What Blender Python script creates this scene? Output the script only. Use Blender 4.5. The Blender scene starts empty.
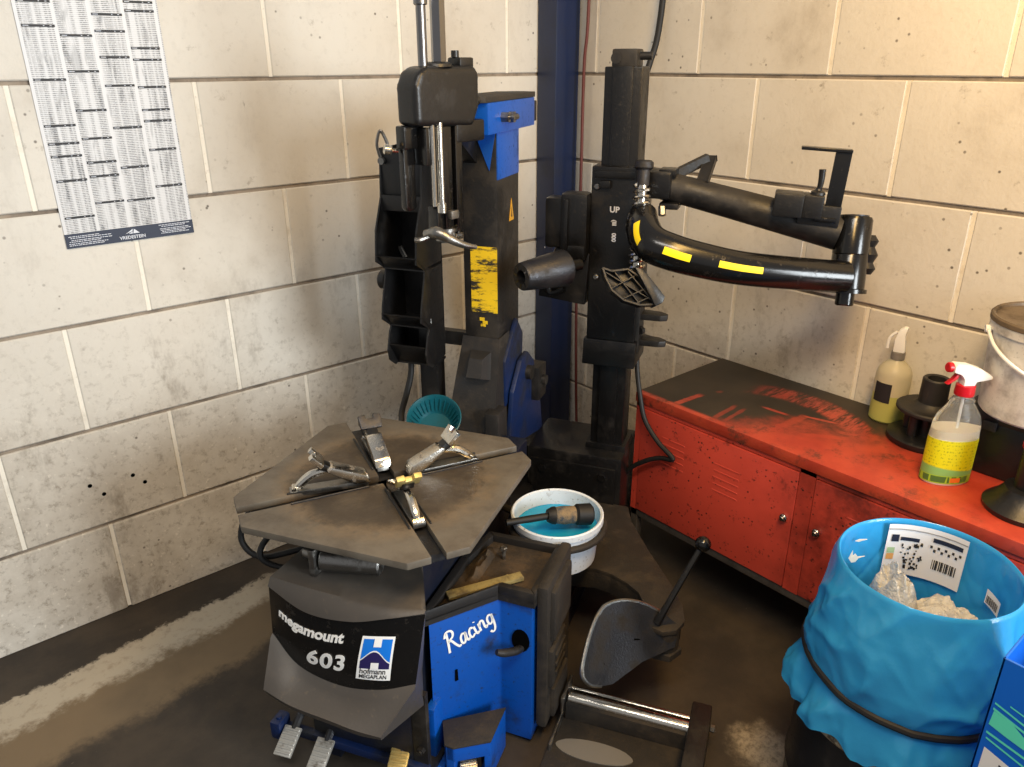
import bpy, bmesh, math, random
from mathutils import Vector, Matrix, noise
random.seed(7)
C = bpy.context.scene.collection
sc = bpy.context.scene
PI = math.pi
# ---------------------------------------------------------------- camera
F_PX = 771.14
CAM = Vector((-2.1265, -2.2287, 1.5434))
yaw, pit, roll = 0.8702, -0.3959, -0.0037
FW = Vector((math.cos(pit)*math.cos(yaw), math.cos(pit)*math.sin(yaw), math.sin(pit)))
r0 = Vector((math.sin(yaw), -math.cos(yaw), 0)); u0 = r0.cross(FW)
RT = r0*math.cos(roll)+u0*math.sin(roll); UPV = -r0*math.sin(roll)+u0*math.cos(roll)
cd = bpy.data.cameras.new('camera'); cam = bpy.data.objects.new('camera', cd); C.objects.link(cam)
cd.sensor_width = 36; cd.sensor_fit = 'HORIZONTAL'; cd.lens = F_PX/1024*36; cd.clip_start = .02
m = Matrix.Identity(4)
for i in range(3):
    m[i][0] = RT[i]; m[i][1] = UPV[i]; m[i][2] = -FW[i]; m[i][3] = CAM[i]
cam.matrix_world = m
sc.camera = cam
def at(x, y, d):
    return CAM+(FW+RT*((x-512)/F_PX)-UPV*((y-383.5)/F_PX))*d
# machine frame
OX = Vector((-1.379, -.916, 0)); MROT = math.radians(-60)
MM = Matrix.Translation(OX) @ Matrix.Rotation(MROT, 4, 'Z'); MI = MM.inverted()
def L(x, y, d): return MI @ at(x, y, d)
def LZ(x, y, z):
    d = at(x, y, 1)-CAM; return MI @ (CAM+d*((z-CAM.z)/d.z))
# ---------------------------------------------------------------- materials
def lin(c):
    return tuple(((v/255)/12.92 if v/255 <= .04045 else ((v/255+.055)/1.055)**2.4) for v in c)
class NT:
    def __init__(s, name):
        s.m = bpy.data.materials.new(name); s.m.use_nodes = True
        s.t = s.m.node_tree; s.N = s.t.nodes; s.b = s.N['Principled BSDF']; s.out = s.N['Material Output']
        s._c = None
    def n(s, typ, **k):
        o = s.N.new(typ)
        for a, v in k.items():
            if a.startswith('i_'): o.inputs[a[2:].replace('_', ' ')].default_value = v
            else: setattr(o, a, v)
        return o
    def l(s, a, b): s.t.links.new(a, b)
    def co(s):
        if s._c is None: s._c = s.n('ShaderNodeTexCoord').outputs['Object']
        return s._c
    def noise(s, scale, detail=5, rough=.6, vec=None, scl=None, loc=None):
        v = vec or s.co()
        if scl or loc:
            mp = s.n('ShaderNodeMapping'); s.l(v, mp.inputs['Vector'])
            if scl: mp.inputs['Scale'].default_value = scl
            if loc: mp.inputs['Location'].default_value = loc
            v = mp.outputs[0]
        o = s.n('ShaderNodeTexNoise'); o.inputs['Scale'].default_value = scale
        o.inputs['Detail'].default_value = detail; o.inputs['Roughness'].default_value = rough
        s.l(v, o.inputs['Vector']); return o.outputs['Fac']
    def ramp(s, fac, a, b, va=0., vb=1.):
        o = s.n('ShaderNodeMapRange'); o.interpolation_type = 'SMOOTHSTEP'
        s.l(fac, o.inputs['Value'])
        o.inputs['From Min'].default_value = a; o.inputs['From Max'].default_value = b
        o.inputs['To Min'].default_value = va; o.inputs['To Max'].default_value = vb
        return o.outputs[0]
    def math(s, op, a, b=None, clamp=False):
        o = s.n('ShaderNodeMath', operation=op); o.use_clamp = clamp
        for i, v in enumerate((a, b)):
            if v is None: continue
            if isinstance(v, (int, float)): o.inputs[i].default_value = v
            else: s.l(v, o.inputs[i])
        return o.outputs[0]
    def mix(s, fac, a, b):
        o = s.n('ShaderNodeMix', data_type='RGBA')
        if isinstance(fac, (int, float)): o.inputs['Factor'].default_value = fac
        else: s.l(fac, o.inputs['Factor'])
        for k, v in ((6, a), (7, b)):
            if isinstance(v, tuple): o.inputs[k].default_value = (*v[:3], 1)
            else: s.l(v, o.inputs[k])
        return o.outputs[2]
    def xyz(s):
        o = s.n('ShaderNodeSeparateXYZ'); s.l(s.co(), o.inputs[0]); return o.outputs
    def bump(s, h, strength=.3, dist=.01):
        o = s.n('ShaderNodeBump'); o.inputs['Strength'].default_value = strength
        o.inputs['Distance'].default_value = dist
        s.l(h, o.inputs['Height']); s.l(o.outputs[0], s.b.inputs['Normal'])
    def set(s, **k):
        for a, v in k.items():
            i = s.b.inputs[a.replace('_', ' ')]
            if isinstance(v, (int, float)): i.default_value = v
            elif isinstance(v, tuple): i.default_value = (*v[:3], 1)
            else: s.l(v, i)
        return s
def plain(name, rgb, rough=.5, metal=0., **k):
    t = NT(name); t.set(Base_Color=lin(rgb), Roughness=rough, Metallic=metal, **k); return t.m
def grime(name, rgb, dirt, lo=.45, hi=.65, scale=9., rough=.5, drough=.8, metal=0., bump=.15, fine=True, dmetal=0.):
    t = NT(name)
    f = t.ramp(t.noise(scale, 7, .65), lo, hi)
    if fine:
        g = t.ramp(t.noise(scale*9, 4, .7), .58, .72)
        f = t.math('MAXIMUM', f, t.math('MULTIPLY', g, .8))
    t.set(Base_Color=t.mix(f, lin(rgb), lin(dirt)), Metallic=metal)
    ro = t.n('ShaderNodeMapRange'); t.l(f, ro.inputs[0]); ro.inputs[3].default_value = rough; ro.inputs[4].default_value = drough
    t.set(Roughness=ro.outputs[0])
    if metal != dmetal:
        mo = t.n('ShaderNodeMapRange'); t.l(f, mo.inputs[0]); mo.inputs[3].default_value = metal; mo.inputs[4].default_value = dmetal
        t.set(Metallic=mo.outputs[0])
    if bump: t.bump(t.noise(scale*12, 4, .6), bump, .004)
    return t.m
M = {}
M['black'] = grime('black_plastic', (19, 19, 20), (36, 33, 30), .5, .75, 7, .38, .7)
M['matte'] = grime('matte_black_plastic', (33, 32, 32), (54, 48, 41), .5, .75, 8, .5, .75)
M['cover'] = grime('grey_moulded_plastic', (66, 62, 58), (84, 76, 66), .5, .8, 6, .45, .65, bump=.1)
M['gloss'] = grime('glossy_black_paint', (14, 14, 15), (34, 30, 26), .6, .85, 6, .2, .5, bump=.03)
M['oily'] = grime('oily_black_metal', (13, 13, 14), (32, 28, 24), .48, .78, 12, .32, .75, bump=.12)
M['grimeblack'] = grime('grimy_black_steel', (19, 18, 18), (42, 37, 31), .42, .72, 10, .45, .85, bump=.15)
M['blue'] = grime('worn_blue_paint', (6, 76, 168), (24, 34, 50), .53, .76, 9, .35, .7, bump=.1)
M['darkblue'] = grime('dark_blue_paint', (16, 22, 38), (20, 19, 19), .45, .65, 9, .4, .7, bump=.1)
M['postblue'] = grime('blue_steel_paint', (18, 34, 68), (18, 26, 46), .5, .8, 5, .3, .5, bump=.03, fine=False)
M['rubber'] = grime('worn_rubber', (38, 35, 32), (62, 54, 44), .45, .75, 14, .7, .9, bump=.3)
M['chrome'] = grime('worn_chrome', (205, 200, 190), (70, 60, 48), .6, .75, 30, .18, .6, metal=1, bump=.1)
M['steel'] = grime('grey_steel', (140, 138, 134), (60, 52, 42), .5, .72, 22, .32, .6, metal=1, bump=.15, dmetal=.3)
M['brass'] = grime('yellowed_steel', (190, 170, 110), (70, 60, 40), .55, .75, 30, .4, .6, metal=.6, bump=.1)
M['darksteel'] = grime('dark_steel', (60, 60, 63), (36, 33, 30), .45, .7, 18, .38, .7, metal=.8, bump=.25, dmetal=.2)
M['midblue'] = grime('dull_blue_paint', (10, 32, 74), (18, 22, 32), .42, .7, 9, .4, .7, bump=.1)
M['shaft'] = plain('dark_polished_steel', (128, 128, 130), .28, 1.)
M['yellow'] = plain('yellow_sticker', (244, 218, 20), .45)
M['white'] = plain('white_print', (238, 238, 236), .5)
M['silver'] = plain('silver_print', (205, 210, 220), .4)
M['red'] = plain('red_plastic', (190, 20, 32), .35)
M['whiteplastic'] = plain('white_plastic', (235, 236, 234), .35)
M['navy'] = plain('navy_print', (22, 32, 56), .5)
M['ink'] = plain('black_ink', (30, 30, 34), .6)
M['hose'] = plain('black_hose_rubber', (15, 15, 16), .6)
M['redhose'] = plain('dull_red_hose', (96, 44, 40), .55)
M['hole'] = plain('dark_hollow', (4, 4, 4), 1., Specular_IOR_Level=.05)
M['teal'] = grime('teal_plastic', (12, 80, 94), (20, 60, 66), .5, .8, 10, .35, .6, bump=.05)
M['logoblue'] = plain('bright_blue_print', (20, 115, 215), .4)
M['logonavy'] = plain('dark_violet_print', (38, 32, 84), .4)
# ---------------------------------------------------------------- mesh builder
class MB:
    def __init__(s): s.bm = bmesh.new(); s.mi = 0
    def _fin(s, faces):
        for f in faces: f.material_index = s.mi
    def box(s, a, b, rot=None, bev=0., seg=2):
        """box between corners a and b; rot = Matrix about its centre"""
        a = Vector(a); b = Vector(b); c = (a+b)/2; d = b-a
        t = bmesh.new(); bmesh.ops.create_cube(t, size=1)
        for v in t.verts: v.co = Vector((v.co.x*d.x, v.co.y*d.y, v.co.z*d.z))
        if bev: bmesh.ops.bevel(t, geom=t.edges[:], offset=bev, segments=seg, affect='EDGES', profile=.6)
        for v in t.verts:
            q = v.co
            if rot is not None: q = rot @ q
            v.co = q+c
        s.add(t); return s
    def add(s, t, mat=None):
        if mat is not None: t.transform(mat)
        mp = {v: s.bm.verts.new(v.co) for v in t.verts}
        for f in t.faces:
            try:
                nf = s.bm.faces.new([mp[v] for v in f.verts]); nf.material_index = s.mi
            except ValueError: pass
        t.free(); return s
    def cyl(s, p, q, r, r2=None, n=24, cap=True, bev=0.):
        p = Vector(p); q = Vector(q); d = q-p; r2 = r if r2 is None else r2
        prof = [(0, r), (d.length, r2)]
        if bev: prof = [(0, r-bev), (bev, r), (d.length-bev, r2), (d.length, r2-bev)]
        if cap: prof = [(0, 0)]+prof+[(d.length, 0)]
        return s.lathe(prof, p, d, n)
    def lathe(s, prof, o=(0, 0, 0), axis=(0, 0, 1), n=32, sx=1., sy=1., rotz=0.):
        """prof: list of (z, r)"""
        M3 = Vector(axis).to_track_quat('Z', 'Y').to_matrix(); o = Vector(o)
        Rz = Matrix.Rotation(rotz, 3, 'Z')
        rings = []
        for z, r in prof:
            if r <= 1e-6: rings.append([s.bm.verts.new(o+M3 @ Vector((0, 0, z)))])
            else: rings.append([s.bm.verts.new(o+M3 @ (Rz @ Vector((r*sx*math.cos(2*PI*k/n), r*sy*math.sin(2*PI*k/n), z)))) for k in range(n)])
        for A, B in zip(rings, rings[1:]):
            for k in range(n):
                a = [A[k % len(A)], A[(k+1) % len(A)]]; b = [B[(k+1) % len(B)], B[k % len(B)]]
                vs = []
                for v in a+b:
                    if v not in vs: vs.append(v)
                if len(vs) > 2:
                    try: f = s.bm.faces.new(vs); f.material_index = s.mi
                    except ValueError: pass
        return s
    def tube(s, pts, r, n=12, cap=True, sub=6, rs=None):
        """smooth tube through points (Catmull-Rom)"""
        P = [Vector(p) for p in pts]
        if sub > 1 and len(P) > 2:
            Q = []; RR = []
            for i in range(len(P)-1):
                a = P[max(i-1, 0)]; b = P[i]; c = P[i+1]; d = P[min(i+2, len(P)-1)]
                for k in range(sub):
                    t = k/sub
                    Q.append(.5*((2*b)+(c-a)*t+(2*a-5*b+4*c-d)*t*t+(3*b-a-3*c+d)*t**3))
                    if rs: RR.append(rs[i]*(1-t)+rs[i+1]*t)
            Q.append(P[-1]); RR.append(rs[-1] if rs else r)
        else: Q = P; RR = rs or [r]*len(P)
        if not rs: RR = [r]*len(Q)
        up = None; rings = []
        for i, q in enumerate(Q):
            t = (Q[min(i+1, len(Q)-1)]-Q[max(i-1, 0)]).normalized()
            if up is None:
                up = t.orthogonal().normalized()
            up = (up-t*up.dot(t)).normalized(); w = t.cross(up)
            rings.append([s.bm.verts.new(q+(up*math.cos(2*PI*k/n)+w*math.sin(2*PI*k/n))*RR[i]) for k in range(n)])
        for A, B in zip(rings, rings[1:]):
            for k in range(n):
                f = s.bm.faces.new((A[k], A[(k+1) % n], B[(k+1) % n], B[k])); f.material_index = s.mi
        if cap:
            for Rg in (rings[0][::-1], rings[-1]):
                f = s.bm.faces.new(Rg); f.material_index = s.mi
        return s
    def prism(s, poly, h0, h1, mat=None, bev=0., seg=2):
        """extrude 2-D polygon (x,y) from z=h0 to z=h1, then transform by mat"""
        t = bmesh.new()
        A = [t.verts.new((x, y, h0)) for x, y in poly]; B = [t.verts.new((x, y, h1)) for x, y in poly]
        n = len(poly)
        t.faces.new(A[::-1]); t.faces.new(B)
        for k in range(n): t.faces.new((A[k], A[(k+1) % n], B[(k+1) % n], B[k]))
        bmesh.ops.recalc_face_normals(t, faces=t.faces[:])
        if bev: bmesh.ops.bevel(t, geom=t.edges[:], offset=bev, segments=seg, affect='EDGES', profile=.6)
        return s.add(t, mat)
    def quad(s, pts):
        f = s.bm.faces.new([s.bm.verts.new(Vector(p)) for p in pts]); f.material_index = s.mi; return s
    def grid(s, rows, flip=False):
        V = [[s.bm.verts.new(Vector(p)) for p in r] for r in rows]
        for A, B in zip(V, V[1:]):
            for k in range(len(A)-1):
                q = (A[k], A[k+1], B[k+1], B[k])
                f = s.bm.faces.new(q[::-1] if flip else q); f.material_index = s.mi
        return V
    def build(s, name, mats, parent=None, ang=35, weld=True, recalc=True):
        if weld: bmesh.ops.remove_doubles(s.bm, verts=s.bm.verts[:], dist=1e-5)
        if recalc: bmesh.ops.recalc_face_normals(s.bm, faces=s.bm.faces[:])
        me = bpy.data.meshes.new(name); s.bm.to_mesh(me); s.bm.free()
        for x in (mats if isinstance(mats, (list, tuple)) else [mats]): me.materials.append(M[x] if isinstance(x, str) else x)
        me.polygons.foreach_set('use_smooth', [True]*len(me.polygons))
        me.set_sharp_from_angle(angle=math.radians(ang))
        o = bpy.data.objects.new(name, me); C.objects.link(o)
        if parent is not None: o.parent = parent
        return o
def tag(o, label=None, cat=None, group=None, kind=None):
    if label: o['label'] = label
    if cat: o['category'] = cat
    if group: o['group'] = group
    if kind: o['kind'] = kind
    return o
def thing(name, loc, rz, label, cat, group=None):
    o = bpy.data.objects.new(name, None); C.objects.link(o); o.empty_display_size = .05
    o.location = loc; o.rotation_euler = (0, 0, rz); return tag(o, label, cat, group)
def rotx(a): return Matrix.Rotation(math.radians(a), 3, 'X')
def roty(a): return Matrix.Rotation(math.radians(a), 3, 'Y')
def rotz(a): return Matrix.Rotation(math.radians(a), 3, 'Z')
def basis(o, x, y):
    """4x4 matrix: local x -> x, local y -> y, local z -> x cross y"""
    x = Vector(x).normalized(); y = Vector(y); y = (y-x*y.dot(x)).normalized(); z = x.cross(y)
    mm = Matrix.Identity(4)
    for i in range(3): mm[i][0] = x[i]; mm[i][1] = y[i]; mm[i][2] = z[i]; mm[i][3] = Vector(o)[i]
    return mm
def text_bm(txt, size, shear=0., offset=0., depth=.0006, align='LEFT', space=1.):
    """letters as a bmesh in the xy plane (front towards +z)"""
    cu = bpy.data.curves.new('t', 'FONT'); cu.body = txt; cu.size = size; cu.shear = shear; cu.offset = offset
    cu.extrude = depth; cu.align_x = align; cu.space_character = space; cu.resolution_u = 4
    o = bpy.data.objects.new('t', cu); C.objects.link(o)
    bpy.context.view_layer.update()
    me = bpy.data.meshes.new_from_object(o.evaluated_get(bpy.context.evaluated_depsgraph_get()))
    bpy.data.objects.remove(o); bpy.data.curves.remove(cu)
    b = bmesh.new(); b.from_mesh(me); bpy.data.meshes.remove(me); return b
def strokes_bm(strokes, w, h=.0006):
    """pen strokes -> flat ribbons in xy"""
    s = MB()
    for st in strokes:
        P = [Vector((*p, 0)) for p in st]; Q = []
        for i in range(len(P)-1):
            a = P[max(i-1, 0)]; b = P[i]; c = P[i+1]; d = P[min(i+2, len(P)-1)]
            for k in range(6):
                t = k/6; Q.append(.5*((2*b)+(c-a)*t+(2*a-5*b+4*c-d)*t*t+(3*b-a-3*c+d)*t**3))
        Q.append(P[-1]); top = []
        for i, q in enumerate(Q):
            t = (Q[min(i+1, len(Q)-1)]-Q[max(i-1, 0)]).normalized(); nn = Vector((-t.y, t.x, 0))*w/2
            top.append((q+nn+Vector((0, 0, h)), q-nn+Vector((0, 0, h))))
        V = [(s.bm.verts.new(a), s.bm.verts.new(b)) for a, b in top]
        for (a, b), (c, d) in zip(V, V[1:]): s.bm.faces.new((a, b, d, c))
    return s.bm
# ================================================================ ROOM
def wallmat(name, base, dark):
    t = NT(name); x = t.xyz()
    c = t.mix(t.ramp(t.noise(1.3, 4, .55), .3, .75), lin(base), lin(dark))
    low = t.math('ADD', t.ramp(x[2], .15, 1.05, .36, 0.), t.ramp(t.noise(2.6, 6, .6), .5, .78, 0., .55), True)
    c = t.mix(t.math('MULTIPLY', low, t.ramp(t.noise(7, 7, .7), .3, .7)), c, lin((140, 128, 112)))
    c = t.mix(t.ramp(t.noise(16, 5, .75), .60, .72, 0, .45), c, lin((118, 106, 90)))
    # scattered dark specks of grime
    vo = t.n('ShaderNodeTexVoronoi'); vo.inputs['Scale'].default_value = 26; t.l(t.co(), vo.inputs['Vector'])
    sp = t.math('MULTIPLY', t.ramp(vo.outputs['Distance'], .06, .13, 1, 0), t.ramp(t.noise(2.2, 4, .6), .46, .6))
    c = t.mix(t.math('MULTIPLY', sp, .8), c, lin((62, 52, 42)))
    # scuffs
    sc_ = t.ramp(t.noise(6, 6, .75, scl=(5, 5, 1.2)), .66, .74, 0, .55)
    c = t.mix(sc_, c, lin((96, 88, 78)))
    gr = t.math('MULTIPLY', t.ramp(t.noise(38, 4, .75), .50, .68, 0, .42), t.ramp(x[2], .3, 1.1, 1.15, .18))
    c = t.mix(gr, c, lin((112, 101, 86)))
    gl = t.math('MULTIPLY', t.ramp(t.noise(55, 3, .7), .58, .70, 0, .5), t.ramp(x[2], .3, 1.0, 1.1, .12))
    c = t.mix(gl, c, lin((232, 226, 214)))
    # smeared rub marks
    rub = t.math('MULTIPLY', t.ramp(t.noise(3.2, 6, .72, scl=(1.6, 1.6, .7), loc=(4, 2, 1)), .56, .70, 0, .5), t.ramp(x[2], .3, 1.4, 1.2, .2))
    c = t.mix(rub, c, lin((120, 110, 98)))
    t.set(Base_Color=c, Roughness=.85, Specular_IOR_Level=.25); t.bump(t.noise(60, 5, .65), .25, .004)
    return t.m
M['block'] = wallmat('painted_block', (212, 208, 199), (201, 195, 184))
M['bed'] = grime('bed_joint', (150, 138, 124), (92, 84, 76), .4, .7, 6, .9, .9)
M['head'] = grime('head_joint', (230, 225, 213), (196, 188, 174), .5, .75, 9, .9, .9)
def wall(name, side):
    s = MB()
    P = .435 if side == 'left' else .4391
    o0 = .2624 if side == 'left' else .1775
    def put(a0, a1, z0, z1, d0, d1, bev):
        if side == 'left': s.box((-a1, d0, z0), (-a0, d1, z1), bev=bev, seg=1)
        else: s.box((d0, -a1, z0), (d1, -a0, z1), bev=bev, seg=1)
    W = 4.2
    for row in range(9):
        z0, z1 = row*.3, row*.3+.3
        odd = (row % 2 == 0)            # row above z=1.5 (index 5) is the even course of the pattern
        js = [o0+(P/2 if odd else 0)+P*k for k in range(-1, 11)]
        js = [0]+[j for j in js if .02 < j < W]+[W]
        for a, b in zip(js, js[1:]):
            s.mi = 0; put(a+(.005 if a else 0), b-.005, z0+.005 if row else 0, z1-.005, 0, .1, .003)
        s.mi = 2
        for j in js[1:-1]: put(j-.0055, j+.0055, z0+.005, z1-.005, .003, .09, 0)
        s.mi = 1
        if row: put(0, W, z0-.0055, z0+.0055, .007, .09, 0)
    if side == 'left':
        s.mi = 3
        for x, z in ((-1.813, .437), (-1.783, .399), (-1.699, .430), (-1.671, .397)):
            s.cyl((x, -.0004, z), (x, .01, z), .006, n=12)
    o = s.build(name, ['block', 'bed', 'head', 'hole'], weld=False, recalc=True); o['kind'] = 'structure'
wall('wall_left', 'left'); wall('wall_right', 'right')
# floor
t = NT('grimy_concrete_floor'); x = t.xyz()
nz = t.noise(7, 8, .72); nz2 = t.noise(2.2, 5, .6)
yy = t.math('ADD', x[1], t.math('MULTIPLY', t.math('SUBTRACT', nz, .5), .16))      # warped distance from left wall
line = t.math('ADD', t.math('MULTIPLY', t.math('ADD', x[0], 1.6), .10), -.045)
yy = t.math('SUBTRACT', yy, line); yy = t.math('ADD', yy, t.math('MULTIPLY', t.math('SUBTRACT', t.noise(34, 5, .75), .5), .07))
c = t.mix(t.ramp(t.noise(5, 7, .65), .35, .7), lin((51, 46, 41)), lin((67, 59, 50)))
near = t.ramp(x[0], -1.5, -1.28, 1, 0)
tan = t.math('MULTIPLY', t.math('MULTIPLY', t.ramp(yy, -.43, -.36), t.ramp(yy, -.16, -.11, 1, 0)), near)
c = t.mix(t.math('MULTIPLY', tan, t.ramp(nz2, .25, .6, .45, 1)), c, lin((116, 100, 78)))
beige = t.math('MULTIPLY', t.math('MULTIPLY', t.ramp(yy, -.245, -.195), t.ramp(yy, -.115, -.095, 1, 0)), near)
c = t.mix(t.math('MULTIPLY', beige, t.ramp(t.noise(28, 5, .7), .3, .5, .6, 1)), c, lin((172, 162, 144)))
# pale worn patch on the right
vm = t.n('ShaderNodeVectorMath', operation='DISTANCE'); t.l(t.co(), vm.inputs[0]); vm.inputs[1].default_value = (-.765, -1.555, 0)
pt = t.math('MULTIPLY', t.ramp(t.math('ADD', vm.outputs['Value'], t.math('MULTIPLY', t.math('SUBTRACT', nz, .5), .18)), .03, .095, 1, 0), t.ramp(t.noise(70, 4, .7), .3, .6, .35, 1))
c = t.mix(pt, c, lin((150, 140, 122)))
c = t.mix(t.ramp(t.noise(75, 3, .6), .72, .78), c, lin((120, 108, 92)))
t.set(Base_Color=c, Roughness=t.ramp(nz2, .3, .7, .55, .8), Specular_IOR_Level=.35); t.bump(nz, .35, .006)
M['floor'] = t.m
s = MB(); s.box((-4.3, -4.3, -.1), (.1, .1, 0)); s.build('floor', 'floor')['kind'] = 'structure'
# blue steel post in the corner
s = MB(); s.box((-.125, -.100, 0), (-.012, -.004, 2.7), bev=.004)
s.mi = 1
for p in ((-.1255, -.055, .88), (-.1255, -.07, .83)): s.cyl(p, (p[0]+.002, p[1], p[2]), .003, n=8)
tag(s.build('steel_post', ['postblue', 'silver']), 'tall blue painted square steel post standing in the room corner', 'post')
# hoses on the right wall
s = MB(); s.tube([(-.03, -.158, 2.6), (-.03, -.158, 1.735), (-.03, -.144, 1.514), (-.03, -.145, 1.06), (-.03, -.14, .667), (-.03, -.17, .05), (-.06, -.25, .012)], .0055)
tag(s.build('air_line', 'redhose'), 'thin dull red hose hanging down the wall right of the blue post', 'hose')
s = MB(); s.tube([(-.02, -.50, 2.6), (-.02, -.475, 1.75), (-.05, -.455, 1.52), (-.15, -.46, 1.36), (-.3, -.62, 1.2), (-.36, -.68, .9), (-.37, -.70, .6), (-.36, -.69, .25), (-.33, -.66, .012)], .010)
tag(s.build('cable', 'hose'), 'thick black cable rising from behind the upright black steel column to the picture top', 'cable')
# poster
t = NT('printed_table_paper'); x = t.xyz()
cx = t.math('FRACT', t.math('DIVIDE', t.math('ADD', x[0], 1.7315), .0775))
rowv = t.math('MULTIPLY', x[2], 235.)
inrow = t.ramp(t.math('FRACT', rowv), .35, .5)
nn = t.noise(1., 3, .8, scl=(380, 1, 235))
colm = t.noise(1., 2, .5, scl=(55, 0, 0))
incol = t.math('MULTIPLY', t.ramp(cx, .04, .06), t.ramp(cx, .93, .95, 1, 0))
words = t.math('MULTIPLY', t.math('MULTIPLY', t.ramp(nn, .36, .48), t.ramp(colm, .42, .55, .15, .9)), incol)
shade = t.math('MULTIPLY', t.ramp(t.noise(1., 2, .5, scl=(60, 0, 12)), .55, .62, 0, .25), incol)
f = t.math('ADD', t.math('MULTIPLY', words, t.math('MULTIPLY', inrow, .8)), shade, True)
t.set(Base_Color=t.mix(f, lin((206, 207, 209)), lin((26, 26, 30))), Roughness=.45); M['table'] = t.m
s = MB(); s.box((-1.735, -.0032, 1.104), (-1.4145, -.0016, 2.0))
po = s.build('price_poster', 'table'); tag(po, 'tall white poster of dense printed tables taped to the left block wall', 'poster')
s = MB(); s.box((-1.7355, -.0040, 1.1035), (-1.414, -.0030, 1.140))
fb = s.build('footer_band', 'navy', po); fb['label'] = 'dark navy footer band with white lettering'
def walltext(txt, x, z, size, mat, parent, name, **k):
    b = text_bm(txt, size, **k)
    s = MB(); s.add(b, basis((x, -.0044, z), (1, 0, 0), (0, 0, 1))); return s.build(name, mat, parent, weld=False, recalc=False)
walltext('VREDESTEIN', -1.575, 1.1095, .0118, 'silver', fb, 'footer_lettering', align='CENTER', offset=.0002, space=1.0)
s = MB()
for a, b, c_ in (((-1.592, 1.1225), (-1.572, 1.1345), (-1.5735, 1.1285)), ((-1.5725, 1.1225), (-1.569, 1.1345), (-1.556, 1.1225)), ((-1.584, 1.1225), (-1.5735, 1.1275), (-1.574, 1.1225))):
    s.quad([(p[0], -.0046, p[1]) for p in (a, b, c_)])
s.build('mountain_emblem', 'silver', fb, weld=False)
for (x0, w, zs) in ((-1.730, .105, (1.133, 1.129, 1.1235, 1.1195, 1.1145, 1.1105)), (-1.505, .085, (1.135, 1.131, 1.125, 1.121, 1.117, 1.113))):
    s = MB()
    for z in zs:
        xx = x0+random.uniform(0, .008)
        while xx < x0+w*random.uniform(.7, 1):
            l_ = random.uniform(.003, .010); s.box((xx, -.0046, z-.0009), (min(xx+l_, x0+w), -.0038, z+.0007)); xx += l_+.0015
    s.build('small_print', 'silver', fb, weld=False)
HD = [[(-1.688, 1.624), (-1.691, 1.506), (-1.692, 1.402), (-1.693, 1.36), (-1.691, 1.33), (-1.692, 1.271), (-1.691, 1.18), (-1.69, 1.676), (-1.69, 1.76), (-1.69, 1.87)],
      [(-1.613, 1.604), (-1.614, 1.524), (-1.615, 1.434), (-1.615, 1.368), (-1.614, 1.31), (-1.615, 1.276), (-1.614, 1.21), (-1.613, 1.684), (-1.613, 1.8)],
      [(-1.536, 1.652), (-1.536, 1.615), (-1.536, 1.556), (-1.538, 1.49), (-1.538, 1.39), (-1.536, 1.292), (-1.537, 1.208), (-1.536, 1.69), (-1.536, 1.85)],
      [(-1.458, 1.662), (-1.46, 1.577), (-1.46, 1.55), (-1.461, 1.485), (-1.461, 1.43), (-1.461, 1.403), (-1.458, 1.331), (-1.458, 1.237), (-1.459, 1.682), (-1.459, 1.82)]]
for i, col in enumerate(HD):
    cx_ = (-1.691, -1.614, -1.537, -1.460)[i]
    for _, z in col:
        s = MB()
        s.mi = 0; s.box((cx_-.035, -.0038, z-.0028), (cx_+.035, -.0030, z+.0028))
        s.mi = 1; s.box((cx_-.032, -.0041, z-.0006), (cx_-.020, -.0036, z+.0006)); s.box((cx_+.010, -.0041, z-.0006), (cx_+.013, -.0036, z+.0006)); s.box((cx_+.024, -.0041, z-.0006), (cx_+.028, -.0036, z+.0006))
        s.build('heading_bar', ['ink', 'silver'], po, weld=False)

# ================================================================ TYRE CHANGER (local frame: x = its right, y = its back)
tc = thing('tyre_changer', OX, MROT, 'blue and black tyre changer with square turntable, tall column and black side arm', 'tyre changer')
# chassis
s = MB(); s.prism([(-.15, -.17), (.115, -.17), (.12, .10), (.12, .26), (.10, .52), (-.165, .52)], .05, .548, bev=.006)
s.box((-.15, .30, .5), (.15, .52, .575), bev=.008)
s.box((-.13, .45, .0), (.30, .80, .10), bev=.008)
for a in ((-.15, -.16), (.10, -.16), (-.15, .44)): s.box((a[0], a[1], 0), (a[0]+.06, a[1]+.06, .06))
ch = s.build('chassis', 'darkblue', tc)
# foot bar under the cover
s = MB(); s.box((-.235, -.185, .055), (.155, -.165, .078), bev=.004); s.box((-.25, -.205, .05), (-.222, -.16, .100), bev=.006)
s.cyl((-.236, -.185, .10), (-.236, -.185, .106), .007, n=12)
s.build('pedal_bar', 'midblue', tc)
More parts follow.
